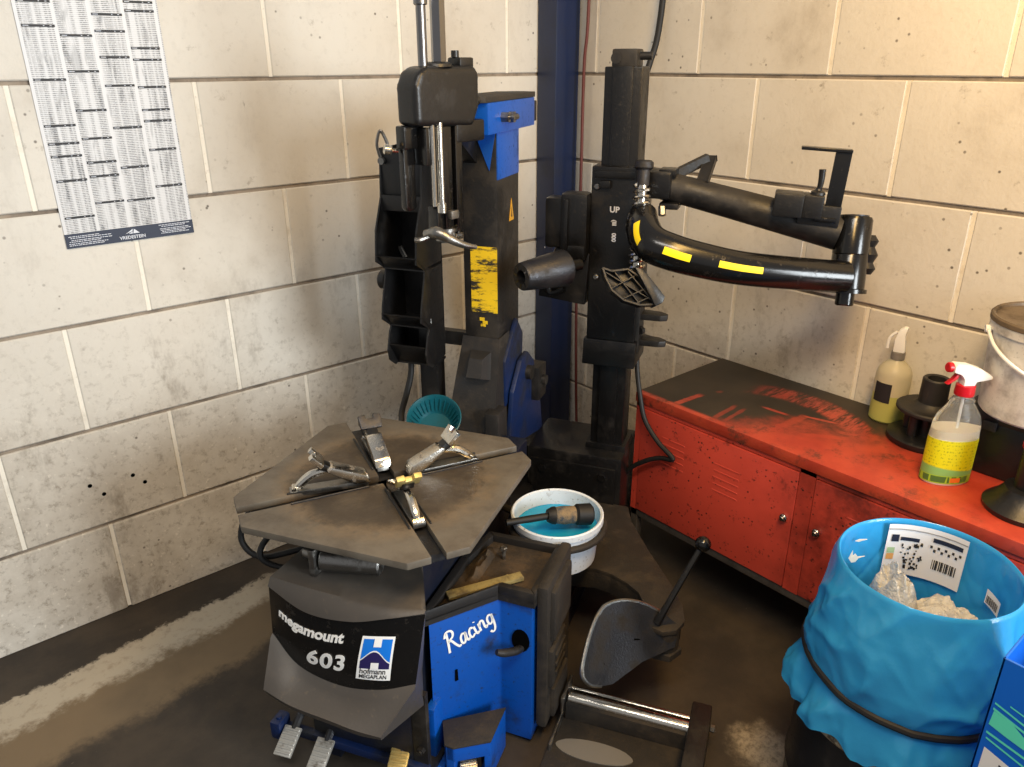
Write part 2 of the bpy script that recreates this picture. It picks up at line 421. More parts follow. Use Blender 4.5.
# front cover
R = {
 0: [(-.150, -.09, .560), (-.08, -.09, .562), (.0, -.09, .562), (.07, -.09, .562), (.122, -.09, .560)],
 1: [(-.160, -.230, .558), (-.07, -.238, .56), (.03, -.24, .56), (.11, -.235, .56), (.19, -.217, .558)],
 2: [(-.162, -.240, .540), (-.06, -.262, .518), (.045, -.268, .528), (.125, -.252, .545), (.190, -.224, .553)],
 3: [(-.163, -.236, .535), (-.06, -.254, .513), (.045, -.260, .523), (.125, -.246, .540), (.190, -.220, .548)],
 4: [(-.165, -.243, .420), (-.10, -.254, .362), (.005, -.266, .352), (.098, -.262, .366), (.170, -.240, .384)],
 5: [(-.166, -.250, .414), (-.10, -.262, .355), (.005, -.274, .345), (.098, -.270, .359), (.171, -.246, .378)],
 6: [(-.155, -.308, .326), (-.08, -.320, .318), (.01, -.322, .312), (.07, -.322, .306), (.124, -.315, .299)],
 7: [(-.150, -.300, .305), (-.08, -.312, .298), (.01, -.314, .292), (.07, -.314, .286), (.120, -.306, .282)],
 8: [(-.15, -.175, .265), (-.08, -.175, .262), (.01, -.175, .26), (.07, -.175, .26), (.15, -.175, .26)]}
def rowpt(r, s_):
    P = [Vector(p) for p in R[r]]; f = s_*4; i = min(int(f), 3); t_ = f-i
    a = P[max(i-1, 0)] if i else P[0]*2-P[1]; b = P[i]; c_ = P[i+1]; d = P[i+2] if i < 3 else P[4]*2-P[3]
    return .5*((2*b)+(c_-a)*t_+(2*a-5*b+4*c_-d)*t_*t_+(3*b-a-3*c_+d)*t_**3)
NS = 32
def span(r0_, r1_, k, bulge=0.):
    out = []
    for i in range(k+1):
        q = i/k; row = []
        for j in range(NS+1):
            p = rowpt(r0_, j/NS).lerp(rowpt(r1_, j/NS), q); p.y -= bulge*math.sin(PI*q)*math.sin(PI*j/NS)**.7
            row.append(p)
        out.append(row)
    return out
s = MB()
def addrows(rows, skip=0): return rows[skip:]
allr = span(0, 1, 3)+addrows(span(1, 2, 4, .004), 1)+addrows(span(2, 3, 1), 1)
s.grid(allr)
low = span(4, 5, 1)+addrows(span(5, 6, 6, -.008), 1)+addrows(span(6, 7, 2), 1)+addrows(span(7, 8, 2), 1)
s.grid(low)
back = .12
for j, sgn in ((0, 0), (1, 1)):                # side cheeks
    e = [rowpt(r, j) for r in (1, 2, 3, 4, 5)]
    x_in = -.150 if j == 0 else .122
    s.quad([(x_in, -.09, .56)]+[tuple(p) for p in e]+[(x_in, -.12, .30)])
    e2 = [rowpt(r, j) for r in (5, 6, 7, 8)]; s.quad([(x_in, -.12, .30)]+[tuple(p) for p in e2])
cv = s.build('front_cover', 'cover', tc, ang=40)
s = MB(); s.grid(span(3, 4, 8, .010)); nb = s.build('name_panel', 'gloss', cv); nb['label'] = 'glossy black name panel with white lettering'
def onpanel(b, p, q, w, h, skew=0.):
    """map a flat bmesh (0..w, 0..h) to the curved panel; p,q = panel fraction of origin, per metre"""
    for v in b.verts:
        a = p+v.co.x/.40; d = q-(v.co.y)/.165-skew*v.co.x
        a = min(max(a, 0), 1); d = min(max(d, 0), 1)
        x_ = rowpt(3, a).lerp(rowpt(4, a), d); x_.y -= .010*math.sin(PI*d)*math.sin(PI*a)**.7+.0015+v.co.z*.5
        v.co = x_
    return b
def panelmesh(b, p, q, name, mat, parent, skew=0.):
    bmesh.ops.subdivide_edges(b, edges=[e for e in b.edges if e.calc_length() > .02], cuts=3)
    s = MB(); s.add(onpanel(b, p, q, 1, 1, skew)); return s.build(name, mat, parent, weld=False, recalc=False)
panelmesh(text_bm('megamount', .0345, offset=.0012, space=1.0), .075, .38, 'maker_lettering', 'white', nb, skew=.55)
panelmesh(text_bm('603', .057, offset=.0016, space=1.1), .30, .78, 'number_lettering', 'white', nb, skew=.9)
# badge: printed square sticker with white surround
def rectbm(x0, y0, x1, y1, z=.0006, nx=6):
    s = MB(); x0, y0, x1, y1 = [q_*1.12 for q_ in (x0, y0, x1, y1)]; s.grid([[(x0+(x1-x0)*i/nx, y, z) for i in range(nx+1)] for y in (y1, (y0+y1)/2, y0)]); return s.bm
def polybm(rows, z=.0012):
    s = MB(); s.grid([[(x_*1.12, y_*1.12, z) for x_, y_ in r] for r in rows]); return s.bm
bx, bq, bsk = .60, .80, -.6
bd = panelmesh(rectbm(0, 0, .078, .092), bx, bq, 'badge', 'white', nb, bsk); bd['label'] = 'square sticker with a blue wave emblem'
wave = [(.005+.0068*i, .051+.0125*(-math.cos(PI*2*(i/10)*.80+.95))) for i in range(11)]
panelmesh(polybm([[(x_, .087) for x_, y_ in wave], [(x_, y_+.0015) for x_, y_ in wave]]), bx, bq, 'badge_upper_field', 'logoblue', bd, bsk)
panelmesh(polybm([[(x_, y_-.0015) for x_, y_ in wave], [(x_, .026) for x_, y_ in wave]]), bx, bq, 'badge_lower_field', 'logonavy', bd, bsk)
b = rectbm(.030, .072, .048, .088, .0026); panelmesh(b, bx, bq, 'badge_upper_square', 'white', bd, bsk)
b = rectbm(.030, .0255, .048, .040, .0026); panelmesh(b, bx, bq, 'badge_lower_square', 'white', bd, bsk)
b = text_bm('hofmann', .0196, offset=.0002, space=.98, depth=.0014)
bmesh.ops.translate(b, verts=b.verts[:], vec=(.0067, .0162, 0)); panelmesh(b, bx, bq, 'badge_lettering', 'ink', bd, bsk)
b = text_bm('MEGAPLAN', .0140, offset=.0002, space=.98, depth=.0014)
bmesh.ops.translate(b, verts=b.verts[:], vec=(.0067, .0039, 0)); panelmesh(b, bx, bq, 'badge_lettering', 'ink', bd, bsk)
# blue side housing
foot = [(.135, -.105), (.249, .033), (.328, .030), (.333, .215), (.16, .215), (.135, .1)]
s = MB(); s.prism(foot, .012, .425, bev=.004)
s.box((.128, -.130, .01), (.150, -.06, .20), bev=.004); s.box((.120, -.16, .01), (.175, -.10, .05), bev=.004)
sh = s.build('side_housing', 'blue', tc)
fo2 = [(.125, -.118), (.247, .026), (.335, .023), (.340, .225), (.15, .225), (.125, .1)]
fi2 = [(.143, -.090), (.250, .042), (.321, .039), (.326, .209), (.166, .209), (.145, .1)]
s = MB(); s.prism(fo2, .415, .432)
k = len(fo2)
for z0, z1 in ((.425, .455),):
    for i in range(k):
        a, b_, c_, d = fo2[i], fo2[(i+1) % k], fi2[(i+1) % k], fi2[i]
        s.prism([a, b_, c_, d], z0, z1, bev=.003)
tr = s.build('tool_tray', 'matte', tc)
M['tray_dirt'] = grime('oily_dirt', (48, 42, 36), (74, 60, 44), .4, .65, 12, .6, .9, bump=.5)
s = MB(); s.prism(fi2, .431, .436); s.build('tray_floor', 'tray_dirt', tr)
# racing script on the angled face
pa = Vector((.135, -.105, 0)); pdir = Vector((.249-.135, .033+.105, 0)).normalized(); pn = Vector((pdir.y, -pdir.x, 0))
def onface(p, z, off=.0012): return pa+pdir*p+Vector((0, 0, z))+pn*off
Rc = [[(.00, .00), (.12, .45), (.22, .95), (.23, 1.0)], [(.06, .80), (.22, 1.02), (.42, 1.0), (.50, .85), (.42, .66), (.18, .54), (.30, .50), (.42, .2), (.54, .0), (.62, .06)],
      [(.98, .42), (.86, .48), (.74, .36), (.70, .12), (.78, 0), (.90, .12), (1.0, .46), (.98, .12), (1.04, 0), (1.12, .08)],
      [(1.40, .40), (1.30, .48), (1.18, .34), (1.16, .10), (1.26, 0), (1.40, .10)],
      [(1.46, .44), (1.48, .1), (1.54, 0), (1.62, .08)], [(1.53, .62), (1.55, .66)],
      [(1.70, .44), (1.70, 0)], [(1.70, .25), (1.82, .46), (1.94, .40), (1.94, .1), (2.0, 0), (2.08, .1)],
      [(2.40, .42), (2.28, .48), (2.16, .34), (2.16, .1), (2.26, .02), (2.38, .16), (2.42, .46), (2.40, -.1), (2.32, -.36), (2.20, -.42), (2.10, -.30)]]
b = strokes_bm([[(x_*.050, y_*.058) for x_, y_ in st] for st in Rc], .0056)
s = MB(); bs = onface(.048, .318); mm = basis(bs, pdir*math.cos(.33)+Vector((0, 0, math.sin(.33))), Vector((0, 0, 1)))
s.add(b, mm); s.build('script_lettering', 'white', sh, weld=False)
# slot with lever
s = MB(); s.prism([(.022*math.cos(a_*PI/8), .032*math.sin(a_*PI/8)) for a_ in range(16)], 0, .003, basis((.300, .0325, .310), (1, 0, 0), (0, 0, 1)))
s.build('lever_slot', 'hole', sh)
s = MB(); s.tube([(.305, .05, .288), (.296, .02, .290), (.275, -.012, .303), (.262, -.025, .312)], .008, rs=[.009, .010, .010, .007])
s.build('side_lever', 'darksteel', tc)
s = MB(); s.prism([(-.004, -.016), (.004, -.016), (.003, .016), (-.003, .016)], 0, .0015, basis(onface(.062, .248), pdir, (0, 0, 1))); s.build('slit', 'hole', sh)
# step box over the fourth pedal
stp = [(.150, -.085), (.262, -.002), (.270, -.105), (.205, -.150)]
s = MB(); s.prism([(.150, -.09), (.275, -.005), (.275, -.105), (.262, -.112), (.262, -.07), (.205, -.11), (.205, -.150), (.185, -.150)], .01, .128, bev=.003)
s.prism([(.185, -.15), (.205, -.150), (.275, -.105), (.25, -.06)], .085, .128, bev=.003)
st_ = s.build('pedal_guard', 'blue', tc)
s = MB(); s.prism([(.150, -.09), (.275, -.003), (.277, -.107), (.205, -.153), (.183, -.152)], .127, .132, bev=.001); s.build('guard_top', 'rubber', st_)
# pedals
M['pedalsteel'] = grime('bare_ribbed_steel', (176, 172, 164), (92, 80, 66), .5, .75, 30, .4, .6, metal=.5, bump=.1)
def pedal(px, py, pz, ang, mat='steel'):
    s = MB(); mm = Matrix.Translation((px, py, pz)) @ Matrix.Rotation(math.radians(ang), 4, 'Z') @ Matrix.Rotation(math.radians(28), 4, 'X')
    t_ = MB(); t_.box((-.022, -.034, -.004), (.022, .034, .004), bev=.002)
    for k_ in range(6): t_.box((-.020, -.029+k_*.0105, .003), (.020, -.024+k_*.0105, .0065), bev=.001, seg=1)
    s.add(t_.bm, mm)
    o = s.build('pedal', mat, tc)
    s = MB(); s.tube([(px, py+.025, pz+.008), (px, py+.07, pz+.035), (px, py+.13, pz+.04)], .010, n=8); s.build('pedal_arm', 'darksteel', o)
for a in ((-.196, -.212, .066, 3, 'pedalsteel'), (-.105, -.214, .062, 3, 'pedalsteel'), (.085, -.195, .080, 10, 'brass')): pedal(*a)
s = MB(); mm = Matrix.Translation((.234, -.135, .055)) @ Matrix.Rotation(math.radians(30), 4, 'Z') @ Matrix.Rotation(math.radians(30), 4, 'X')
t_ = MB(); t_.box((-.02, -.04, -.004), (.02, .035, .004), bev=.002)
for k_ in range(6): t_.box((-.018, -.033+k_*.0105, .003), (.018, -.028+k_*.0105, .0065), bev=.001, seg=1)
s.add(t_.bm, mm); s.box((.212, -.10, .03), (.25, -.07, .088), bev=.006); s.build('pedal', 'steel', tc)
s = MB(); s.cyl((.135, -.165, .12), (.135, -.180, .12), .010, n=6); s.cyl((.135, -.180, .12), (.135, -.184, .12), .006, n=12); s.box((.115, -.17, .03), (.150, -.155, .28)); s.build('bracket_plate', 'grimeblack', tc)
# rubber pad on the right flank
s = MB(); s.box((.334, .040, .05), (.362, .235, .462), bev=.010)
for z0, z1, y0, y1 in ((.30, .44, .06, .20), (.17, .28, .05, .16), (.06, .15, .07, .19)): s.box((.352, y0, z0), (.374, y1, z1), bev=.009)
for z in (.20, .225, .25): s.box((.366, .065, z), (.379, .14, z+.012), bev=.003)
s.build('rubber_pad', 'rubber', tc)
# ---- turntable
TC = Vector((-.015, .031, 0))
t = NT('turntable_steel'); x = t.xyz()
dx = t.math('SUBTRACT', x[0], TC.x); dy = t.math('SUBTRACT', x[1], TC.y)
rr = t.math('SQRT', t.math('ADD', t.math('MULTIPLY', dx, dx), t.math('MULTIPLY', dy, dy)))
rw = t.math('ADD', rr, t.math('MULTIPLY', t.math('SUBTRACT', t.noise(14, 6, .7), .5), .055))
base = t.mix(t.ramp(t.noise(11, 7, .68), .35, .7), lin((104, 98, 88)), lin((84, 77, 68)))
base = t.mix(t.ramp(rw, .205, .225, 1, 0), base, t.mix(t.ramp(t.noise(20, 6, .7), .4, .7), lin((68, 60, 51)), lin((84, 75, 63))))
ringm = t.math('MULTIPLY', t.ramp(rw, .18, .212), t.ramp(rw, .222, .265, 1, 0))
base = t.mix(t.math('MULTIPLY', ringm, t.ramp(t.noise(30, 6, .75), .30, .66, 0, .75)), base, lin((122, 107, 87)))
base = t.mix(t.ramp(t.noise(40, 5, .8, scl=(1, 6, 1)), .66, .73, 0, .6), base, lin((150, 138, 118)))
t.set(Base_Color=base, Metallic=.15, Roughness=t.ramp(t.noise(9, 5, .6), .3, .7, .42, .62))
t.bump(t.math('ADD', t.math('MULTIPLY', t.ramp(rr, .19, .25), .8), t.math('MULTIPLY', t.noise(90, 4, .7), .25)), .5, .006)
M['turn'] = t.m
s = MB(); H = .276; K = .186; sw = .015
ZT = .68
inner = .04
for q in range(4):
    a = q*PI/2
    # quadrant between slots on the diagonals: edge side facing angle a
    poly = [(inner, -inner+sw*1.414), (H-(H-K)/2-sw*.7, -(H-(H-K)/2-sw*.7)+sw*1.414)]
    # corner truncation: from (H,-K) ; slot centre is at (H+K)/2
    cxy = (H+K)/2
    poly = [(sw*1.414+.004, 0), (cxy+sw*.707, -cxy+sw*.707), (H, -K), (H, K), (cxy+sw*.707, cxy-sw*.707)]
    ca, sa = math.cos(a), math.sin(a)
    s.prism([(x_*ca-y_*sa, x_*sa+y_*ca) for x_, y_ in poly], ZT-.016, ZT, Matrix.Translation(TC), bev=.002)
tt = s.build('turntable', 'turn', tc)
s = MB()
for q in range(2):
    mm = Matrix.Translation(TC) @ Matrix.Rotation(PI/4+q*PI/2, 4, 'Z')
    t_ = MB(); t_.box((-.30, -.021, ZT-.034), (.30, .021, ZT-.0165)); s.add(t_.bm, mm)
    for sg in (-1, 1):      # slide rails along each slot
        t_ = MB(); t_.box((.05, sg*.0225-.002, ZT-.004), (.22, sg*.0225+.002, ZT+.004), bev=.001, seg=1); t_.box((-.22, sg*.0225-.002, ZT-.004), (-.05, sg*.0225+.002, ZT+.004), bev=.001, seg=1); s.add(t_.bm, mm)
s.cyl(TC+Vector((0, 0, ZT-.05)), TC+Vector((0, 0, ZT-.034)), .20, n=40)
s.build('slide_rails', 'darksteel', tt)
s = MB(); s.cyl(TC+Vector((0, 0, .545)), TC+Vector((0, 0, ZT-.05)), .085, n=32); s.cyl(TC+Vector((0, 0, .545)), TC+Vector((0, 0, .575)), .13, n=32); s.build('spindle', 'darksteel', tc)
# jaws (profile in radial/height plane), first one then copies
def jaw(kind):
    r = MB()
    r.prism([(.045, 0), (.215, 0), (.215, .010), (.05, .014)], -.0135, .0135, basis((0, 0, ZT-.006), (1, 0, 0), (0, 0, 1)), bev=.001)
    root = r.build('clamp_jaw', 'steel', tt)
    r = MB()   # tapering chrome tongue from the centre upwards
    r.prism([(.04, .004), (.075, .004), (.130, .040), (.134, .052), (.122, .054), (.05, .024)], -.019, .019, basis((0, 0, ZT), (1, 0, 0), (0, 0, 1)), bev=.005)
    r.build('jaw_tongue', 'chrome', root)
    r = MB()   # dark arm carrying the toothed head
    r.prism([(.100, .022), (.150, .050), (.158, .066), (.148, .070), (.105, .040)], -.013, .013, basis((0, 0, ZT), (1, 0, 0), (0, 0, 1)), bev=.003)
    r.build('jaw_arm', 'oily', root)
    r = MB(); hb = basis((.150, 0, ZT+.070), (0, 1, 0), (.65, 0, .76))
    r.prism([(-.025, -.014), (.025, -.014), (.027, .020), (.010, .022), (.008, .010), (-.008, .010), (-.010, .022), (-.027, .020)], -.006, .006, hb, bev=.002)
    r.build('jaw_head', kind, root)
    r = MB()   # outer brace running back down into the slot
    r.tube([(.135, 0, ZT+.040), (.165, 0, ZT+.034), (.190, 0, ZT+.016), (.203, 0, ZT+.004)], .009, n=10, rs=[.007, .010, .010, .006])
    r.cyl((.205, -.012, ZT+.006), (.205, .012, ZT+.006), .006, n=10)
    r.build('jaw_brace', 'chrome', root)
    return root
for i, (ang, kd) in enumerate(((216, 'chrome'), (-45, 'brass'), (46, 'chrome'), (133, 'darksteel'))):
    j = jaw(kd); mm = Matrix.Translation(TC) @ Matrix.Rotation(math.radians(ang), 4, 'Z')
    j.matrix_local = mm
# air hoses and pressure cylinder under the table
s = MB(); s.tube([(-.10, -.06, .595), (-.19, -.09, .60), (-.26, -.10, .63), (-.305, -.11, .60), (-.315, -.125, .545), (-.27, -.13, .515), (-.20, -.11, .53), (-.10, -.06, .56)], .007)
s.tube([(-.10, -.03, .61), (-.18, -.085, .61), (-.245, -.12, .565), (-.25, -.145, .525), (-.19, -.13, .505), (-.12, -.10, .545)], .007)
s.tube([(-.14, -.09, .565), (-.16, -.11, .60), (-.14, -.125, .62), (-.115, -.125, .60), (-.12, -.125, .575)], .007)
s.build('air_hose', 'hose', tc)
s = MB(); s.cyl((-.065, -.178, .592), (.06, -.150, .590), .026, n=24, bev=.004); s.box((-.08, -.205, .562), (-.066, -.14, .625), bev=.002); s.cyl((-.08, -.17, .59), (-.11, -.165, .59), .016, n=14)
s.build('pressure_cylinder', 'steel', tc)
# ---- tilting column
def VZ(o=(0, 0, 0)):      # polygon (v, z) extruded along u
    return basis(o, (0, 1, 0), (0, 0, 1))
s = MB(); s.box((-.058, .585, .50), (.042, .755, 1.40), bev=.006)
col = s.build('tilting_column', 'grimeblack', tc)
s = MB(); s.box((.0405, .586, 1.262), (.0435, .750, 1.39), bev=.001); s.prism([(-.02, 1.385), (.040, 1.385), (.022, 1.285)], -.5845, -.5825, basis((0, 0, 0), (1, 0, 0), (0, 0, 1)))
o = s.build('bare_paint_patch', 'blue', col)
M['faded'] = None
t = NT('scratched_yellow_label'); f = t.math('ADD', t.ramp(t.noise(14, 6, .75, scl=(1, 1, 3.2)), .47, .60), 0)
t.set(Base_Color=t.mix(f, lin((226, 190, 24)), lin((40, 38, 34))), Roughness=.6); M['faded'] = t.m
s = MB(); s.box((-.036, .5835, .905), (.040, .5855, 1.088))
for p in ((-.005, .885), (.004, .876), (-.002, .868)): s.box((p[0]-.008, .5835, p[1]-.004), (p[0]+.006, .5855, p[1]+.005))
s.build('warning_label', 'faded', col)['label'] = 'scratched yellow warning label'
s = MB(); s.prism([(-.018, -.03), (.018, -.03), (0, .03)], 0, .0012, basis((.0425, .69, 1.172), (0, 1, 0), (0, 0, 1)))
s.mi = 1; s.prism([(-.004, -.020), (.004, -.020), (0, .006)], 0, .0018, basis((.0425, .69, 1.172), (0, 1, 0), (0, 0, 1)))
s.build('hazard_triangle', [plain('amber_sticker', (190, 140, 40), .5), 'ink'], col)
# head block on top
s = MB(); s.box((-.045, .505, 1.378), (.052, .86, 1.452), bev=.004); s.box((-.03, .60, 1.34), (.0405, .745, 1.385), bev=.004)
hd = s.build('column_head', 'blue', tc)
s = MB(); s.prism([(.495, -.05), (.87, -.05), (.885, 0), (.85, .06), (.5, .06), (.47, .0)], 1.452, 1.466, basis((0, 0, 0), (0, 1, 0), (-1, 0, 0)), bev=.002)
s.box((-.03, .86, 1.385), (.035, .93, 1.44), bev=.003)
s.build('head_plate', 'rubber', hd)
s = MB(); s.cyl((.05, .60, 1.415), (.072, .60, 1.415), .013, n=6); s.cyl((.072, .60, 1.415), (.085, .60, 1.415), .006, n=10); s.cyl((.05, .655, 1.412), (.066, .655, 1.412), .015, n=6); s.cyl((.066, .625, 1.413), (.07, .66, 1.413), .008, n=8)
s.build('head_bolt', 'steel', hd)
s = MB(); s.prism([(-.06, 1.30), (-.06, 1.40), (.0, 1.40)], .48, .60, basis((0, 0, 0), (1, 0, 0), (0, 0, 1)) @ Matrix.Rotation(0, 4, 'X'))
s.bm.free()
s = MB(); s.prism([(.42, 1.40), (.59, 1.40), (.59, 1.30), (.57, 1.31)], -.060, -.012, VZ(), bev=.004); s.build('head_gusset', 'oily', hd)
# boot at the foot of the column
s = MB()
def sect(z, x0, x1, y0, y1): return [(x0, y1, z), (x0, y0, z), (x1, y0, z), (x1, y1, z)]
s.grid([sect(.835, -.062, .046, .578, .66), sect(.80, -.066, .048, .572, .66), sect(.70, -.078, .050, .545, .66), sect(.57, -.088, .052, .505, .66), sect(.50, -.095, .054, .48, .66)])
t_ = MB(); a = [(-.045, .552, .72), (.03, .552, .72), (.028, .58, .80), (-.038, .58, .80)]; b_ = [(-.03, .515, .735), (.015, .515, .735), (.012, .535, .785), (-.026, .535, .785)]
for i in range(4): t_.quad([a[i], a[(i+1) % 4], b_[(i+1) % 4], b_[i]])
t_.quad(b_); s.add(t_.bm)
s.box((.035, .49, .50), (.075, .56, .645), bev=.004)
s.build('column_boot', 'matte', tc, ang=25)
# hinge lugs and tilting linkage beside the column
s = MB()
lug = [(.58, .50), (.90, .42), (.86, .60), (.80, .70), (.745, .745), (.69, .735), (.62, .66)]
s.prism(lug, .060, .074, VZ(), bev=.003); s.prism(lug, -.095, -.081, VZ(), bev=.003)
s.build('hinge_lug', 'midblue', tc)
s = MB(); s.prism([(.60, .62), (.74, .66), (.752, .80), (.70, .86), (.60, .76)], .044, .056, VZ(), bev=.003); s.build('hinge_lug', 'midblue', tc)
s = MB(); s.cyl((-.11, .74, .68), (.09, .74, .68), .022, n=18); s.box((.05, .78, .57), (.10, .85, .68), bev=.006); s.cyl((.10, .815, .63), (.112, .815, .63), .016, n=12)
s.build('hinge_linkage', 'grimeblack', tc)
# ---- swing arm at the head, carrying the mounting tool
SA = Vector((-.008, .352, 0)); th = math.radians(20)
AM = Matrix.Identity(4)
ax1 = Vector((math.sin(th), math.cos(th), 0)); ax2 = Vector((math.cos(th), -math.sin(th), 0))
AM = basis(SA, ax1, -ax2)       # x along the arm (towards column), y to the left, z up
def arm(fn): s = MB(); fn(s); bm = s.bm; bm.transform(AM); return s
def f(s):
    pr_ = [(-.095, 1.415), (.085, 1.405), (.105, 1.45), (.105, 1.515), (.095, 1.535), (-.055, 1.535), (-.080, 1.524), (-.095, 1.495)]
    s.prism(pr_, -.033, .033, basis((0, 0, 0), (1, 0, 0), (0, 0, 1)), bev=.016, seg=4)
    s.lathe([(0, .036), (.006, .034), (.010, .026)], (.0, 0, 1.533), (0, 0, 1), 28)
    s.box((.055, -.02, 1.53), (.10, .02, 1.552), bev=.005); s.cyl((.06, .0, 1.552), (.06, 0, 1.566), .009, n=12)
    s.cyl((.108, -.01, 1.46), (.118, -.01, 1.46), .012, n=14)
ah = arm(f).build('arm_housing', 'black', tc)
s = arm(lambda s: (s.box((.03, -.028, 1.372), (.125, .028, 1.42), bev=.006))); s.build('arm_hinge', 'oily', tc)
s = arm(lambda s: (s.cyl((.004, -.005, 1.50), (.004, -.005, 2.05), .0165, n=6))); s.build('hexagonal_shaft', 'shaft', tc)
s = arm(lambda s: (s.cyl((-.040, 0, 1.50), (-.040, 0, 1.655), .0105, n=16), s.cyl((-.040, 0, 1.652), (-.040, 0, 1.685), .0145, n=16, bev=.002), s.cyl((-.040, 0, 1.66), (-.040, 0, 2.0), .0105, n=16))); s.build('guide_rod', 'shaft', tc)
# left black channel, long chrome rods and black rail under the housing
def f(s):
    s.box((-.100, .005, 1.365), (-.040, .034, 1.415), bev=.005)
    s.prism([(-.095, 1.238), (-.095, 1.375), (-.062, 1.375), (-.062, 1.238), (-.068, 1.230), (-.089, 1.230)], -.034, -.016, basis((0, 0, 0), (1, 0, 0), (0, 0, 1)), bev=.004)
    s.box((-.062, -.022, 1.33), (-.04, .02, 1.41), bev=.003)
s = arm(f); s.build('lock_lever_housing', 'gloss', tc)
s = arm(lambda s: (s.cyl((-.075, .034, 1.365), (-.090, .045, 1.368), .011, n=16, bev=.003), s.cyl((-.06, .034, 1.362), (-.078, .036, 1.365), .005, n=10)))
s.bm.transform(Matrix.Translation((-.01, -.04, 0)))
s.build('lock_pin', 'chrome', tc)
s = arm(lambda s: (s.cyl((-.024, -.026, 1.235), (-.024, -.026, 1.42), .0075, n=14), s.cyl((-.044, -.024, 1.24), (-.044, -.024, 1.42), .005, n=10), s.cyl((-.024, -.026, 1.222), (-.024, -.026, 1.246), .011, n=14, bev=.002))); s.build('spring_rod', 'chrome', tc)
s = arm(lambda s: (s.box((-.008, -.022, 1.18), (.018, .016, 1.41), bev=.003), s.box((.026, -.026, 1.165), (.048, .016, 1.41), bev=.003), s.box((-.01, .012, 1.165), (.048, .022, 1.41), bev=.003), s.box((-.03, -.016, 1.165), (-.006, .016, 1.235), bev=.004))); s.build('slide_rail', 'gloss', tc)
s = arm(lambda s: (s.box((-.004, -.036, 1.205), (.022, -.020, 1.225), bev=.003),)); s.build('rail_clip', 'steel', tc)
# mounting tool (duck head)
s = arm(lambda s: (s.cyl((.010, 0, 1.148), (.010, 0, 1.185), .024, n=24, bev=.004), s.cyl((.010, 0, 1.174), (.010, 0, 1.182), .030, n=24), s.cyl((-.012, -.02, 1.162), (-.020, -.032, 1.162), .008, n=10), s.cyl((.03, -.02, 1.162), (.036, -.032, 1.162), .008, n=10)))
mt = s.build('mounting_tool', 'steel', tc)
hk = [L(426, 234, 1.72), L(437, 233, 1.70), L(450, 239, 1.70), L(464, 245, 1.72), L(476, 247, 1.74)]
s = MB(); s.tube([tuple(p) for p in hk], .01, n=12, rs=[.010, .014, .010, .008, .005]); s.tube([L(428, 237, 1.71), L(420, 240, 1.70), L(415, 240, 1.70)], .006, n=8); s.build('tool_hook', 'steel', mt)
# ---- tool bins on a post left of the column
s = MB(); s.box((-.185, .545, .50), (-.130, .595, .86), bev=.003); s.box((-.14, .555, .50), (-.05, .60, .54)); s.box((-.15, .585, .80), (-.05, .61, .84)); s.build('bin_post', 'black', tc)
BO = [(.585, 1.365), (.490, 1.365), (.478, 1.245), (.440, 1.165), (.430, 1.085), (.478, 1.058), (.472, 1.035), (.448, .960), (.442, .925), (.488, .895), (.478, .88), (.462, .83), (.468, .800), (.50, .775), (.585, .79)]
x0, x1 = -.245, -.125
s = MB()
s.prism(BO, x0, x0+.005, VZ(), bev=.0015); s.prism(BO, x1-.005, x1, VZ(), bev=.0015)
s.box((x0, .578, .79), (x1, .585, 1.365))
s.box((x0, .488, 1.245), (x1, .494, 1.365), bev=.002)
s.box((x0, .479, 1.21), (x1, .486, 1.25), bev=.002)
for zf, y0, yt in ((1.062, .432, 1.10), (.900, .444, .94), (.782, .47, .845)):
    s.box((x0, y0+.04, zf-.004), (x1, .585, zf+.003)); 
    s.prism([(y0-.002, yt), (y0+.004, yt+.002), (y0+.050, zf), (y0+.044, zf-.004)], x0, x1, VZ(), bev=.0012)
s.bm.transform(Matrix.Translation((.004, 0, -.022))); bins = s.build('tool_bins', 'black', tc)
s = MB(); s.cyl((x0+.002, .50, .998), (x0-.022, .50, .998), .026, n=20, bev=.004); s.build('bin_knob', 'black', bins)
s = MB(); s.tube([(x0+.012, .487, 1.31), (x0+.008, .475, 1.35), (x0+.018, .478, 1.385), (x0+.03, .485, 1.36), (x0+.038, .487, 1.33)], .004, n=8); s.cyl((x0+.016, .484, 1.312), (x0+.016, .474, 1.312), .009, n=12); s.build('bin_clip', 'steel', bins)
s = MB()
for p in ((x0+.085, .455, 1.075), (x0+.07, .47, 1.07)): s.tube([p, (p[0]-.03, p[1]+.03, p[2]+.02)], .004, n=8)
s.tube([(x1+.001, .50, 1.135), (x1+.002, .50, 1.12)], .004, n=6); s.tube([(x1+.001, .50, .90), (x1+.002, .50, .887)], .004, n=6)
s.build('bin_rivet', 'steel', bins)
s = MB(); s.tube([(-.205, .53, .785), (-.205, .525, .72), (-.215, .51, .66), (-.225, .49, .60), (-.2, .45, .54)], .009, n=10); s.build('bin_hose', 'hose', tc)
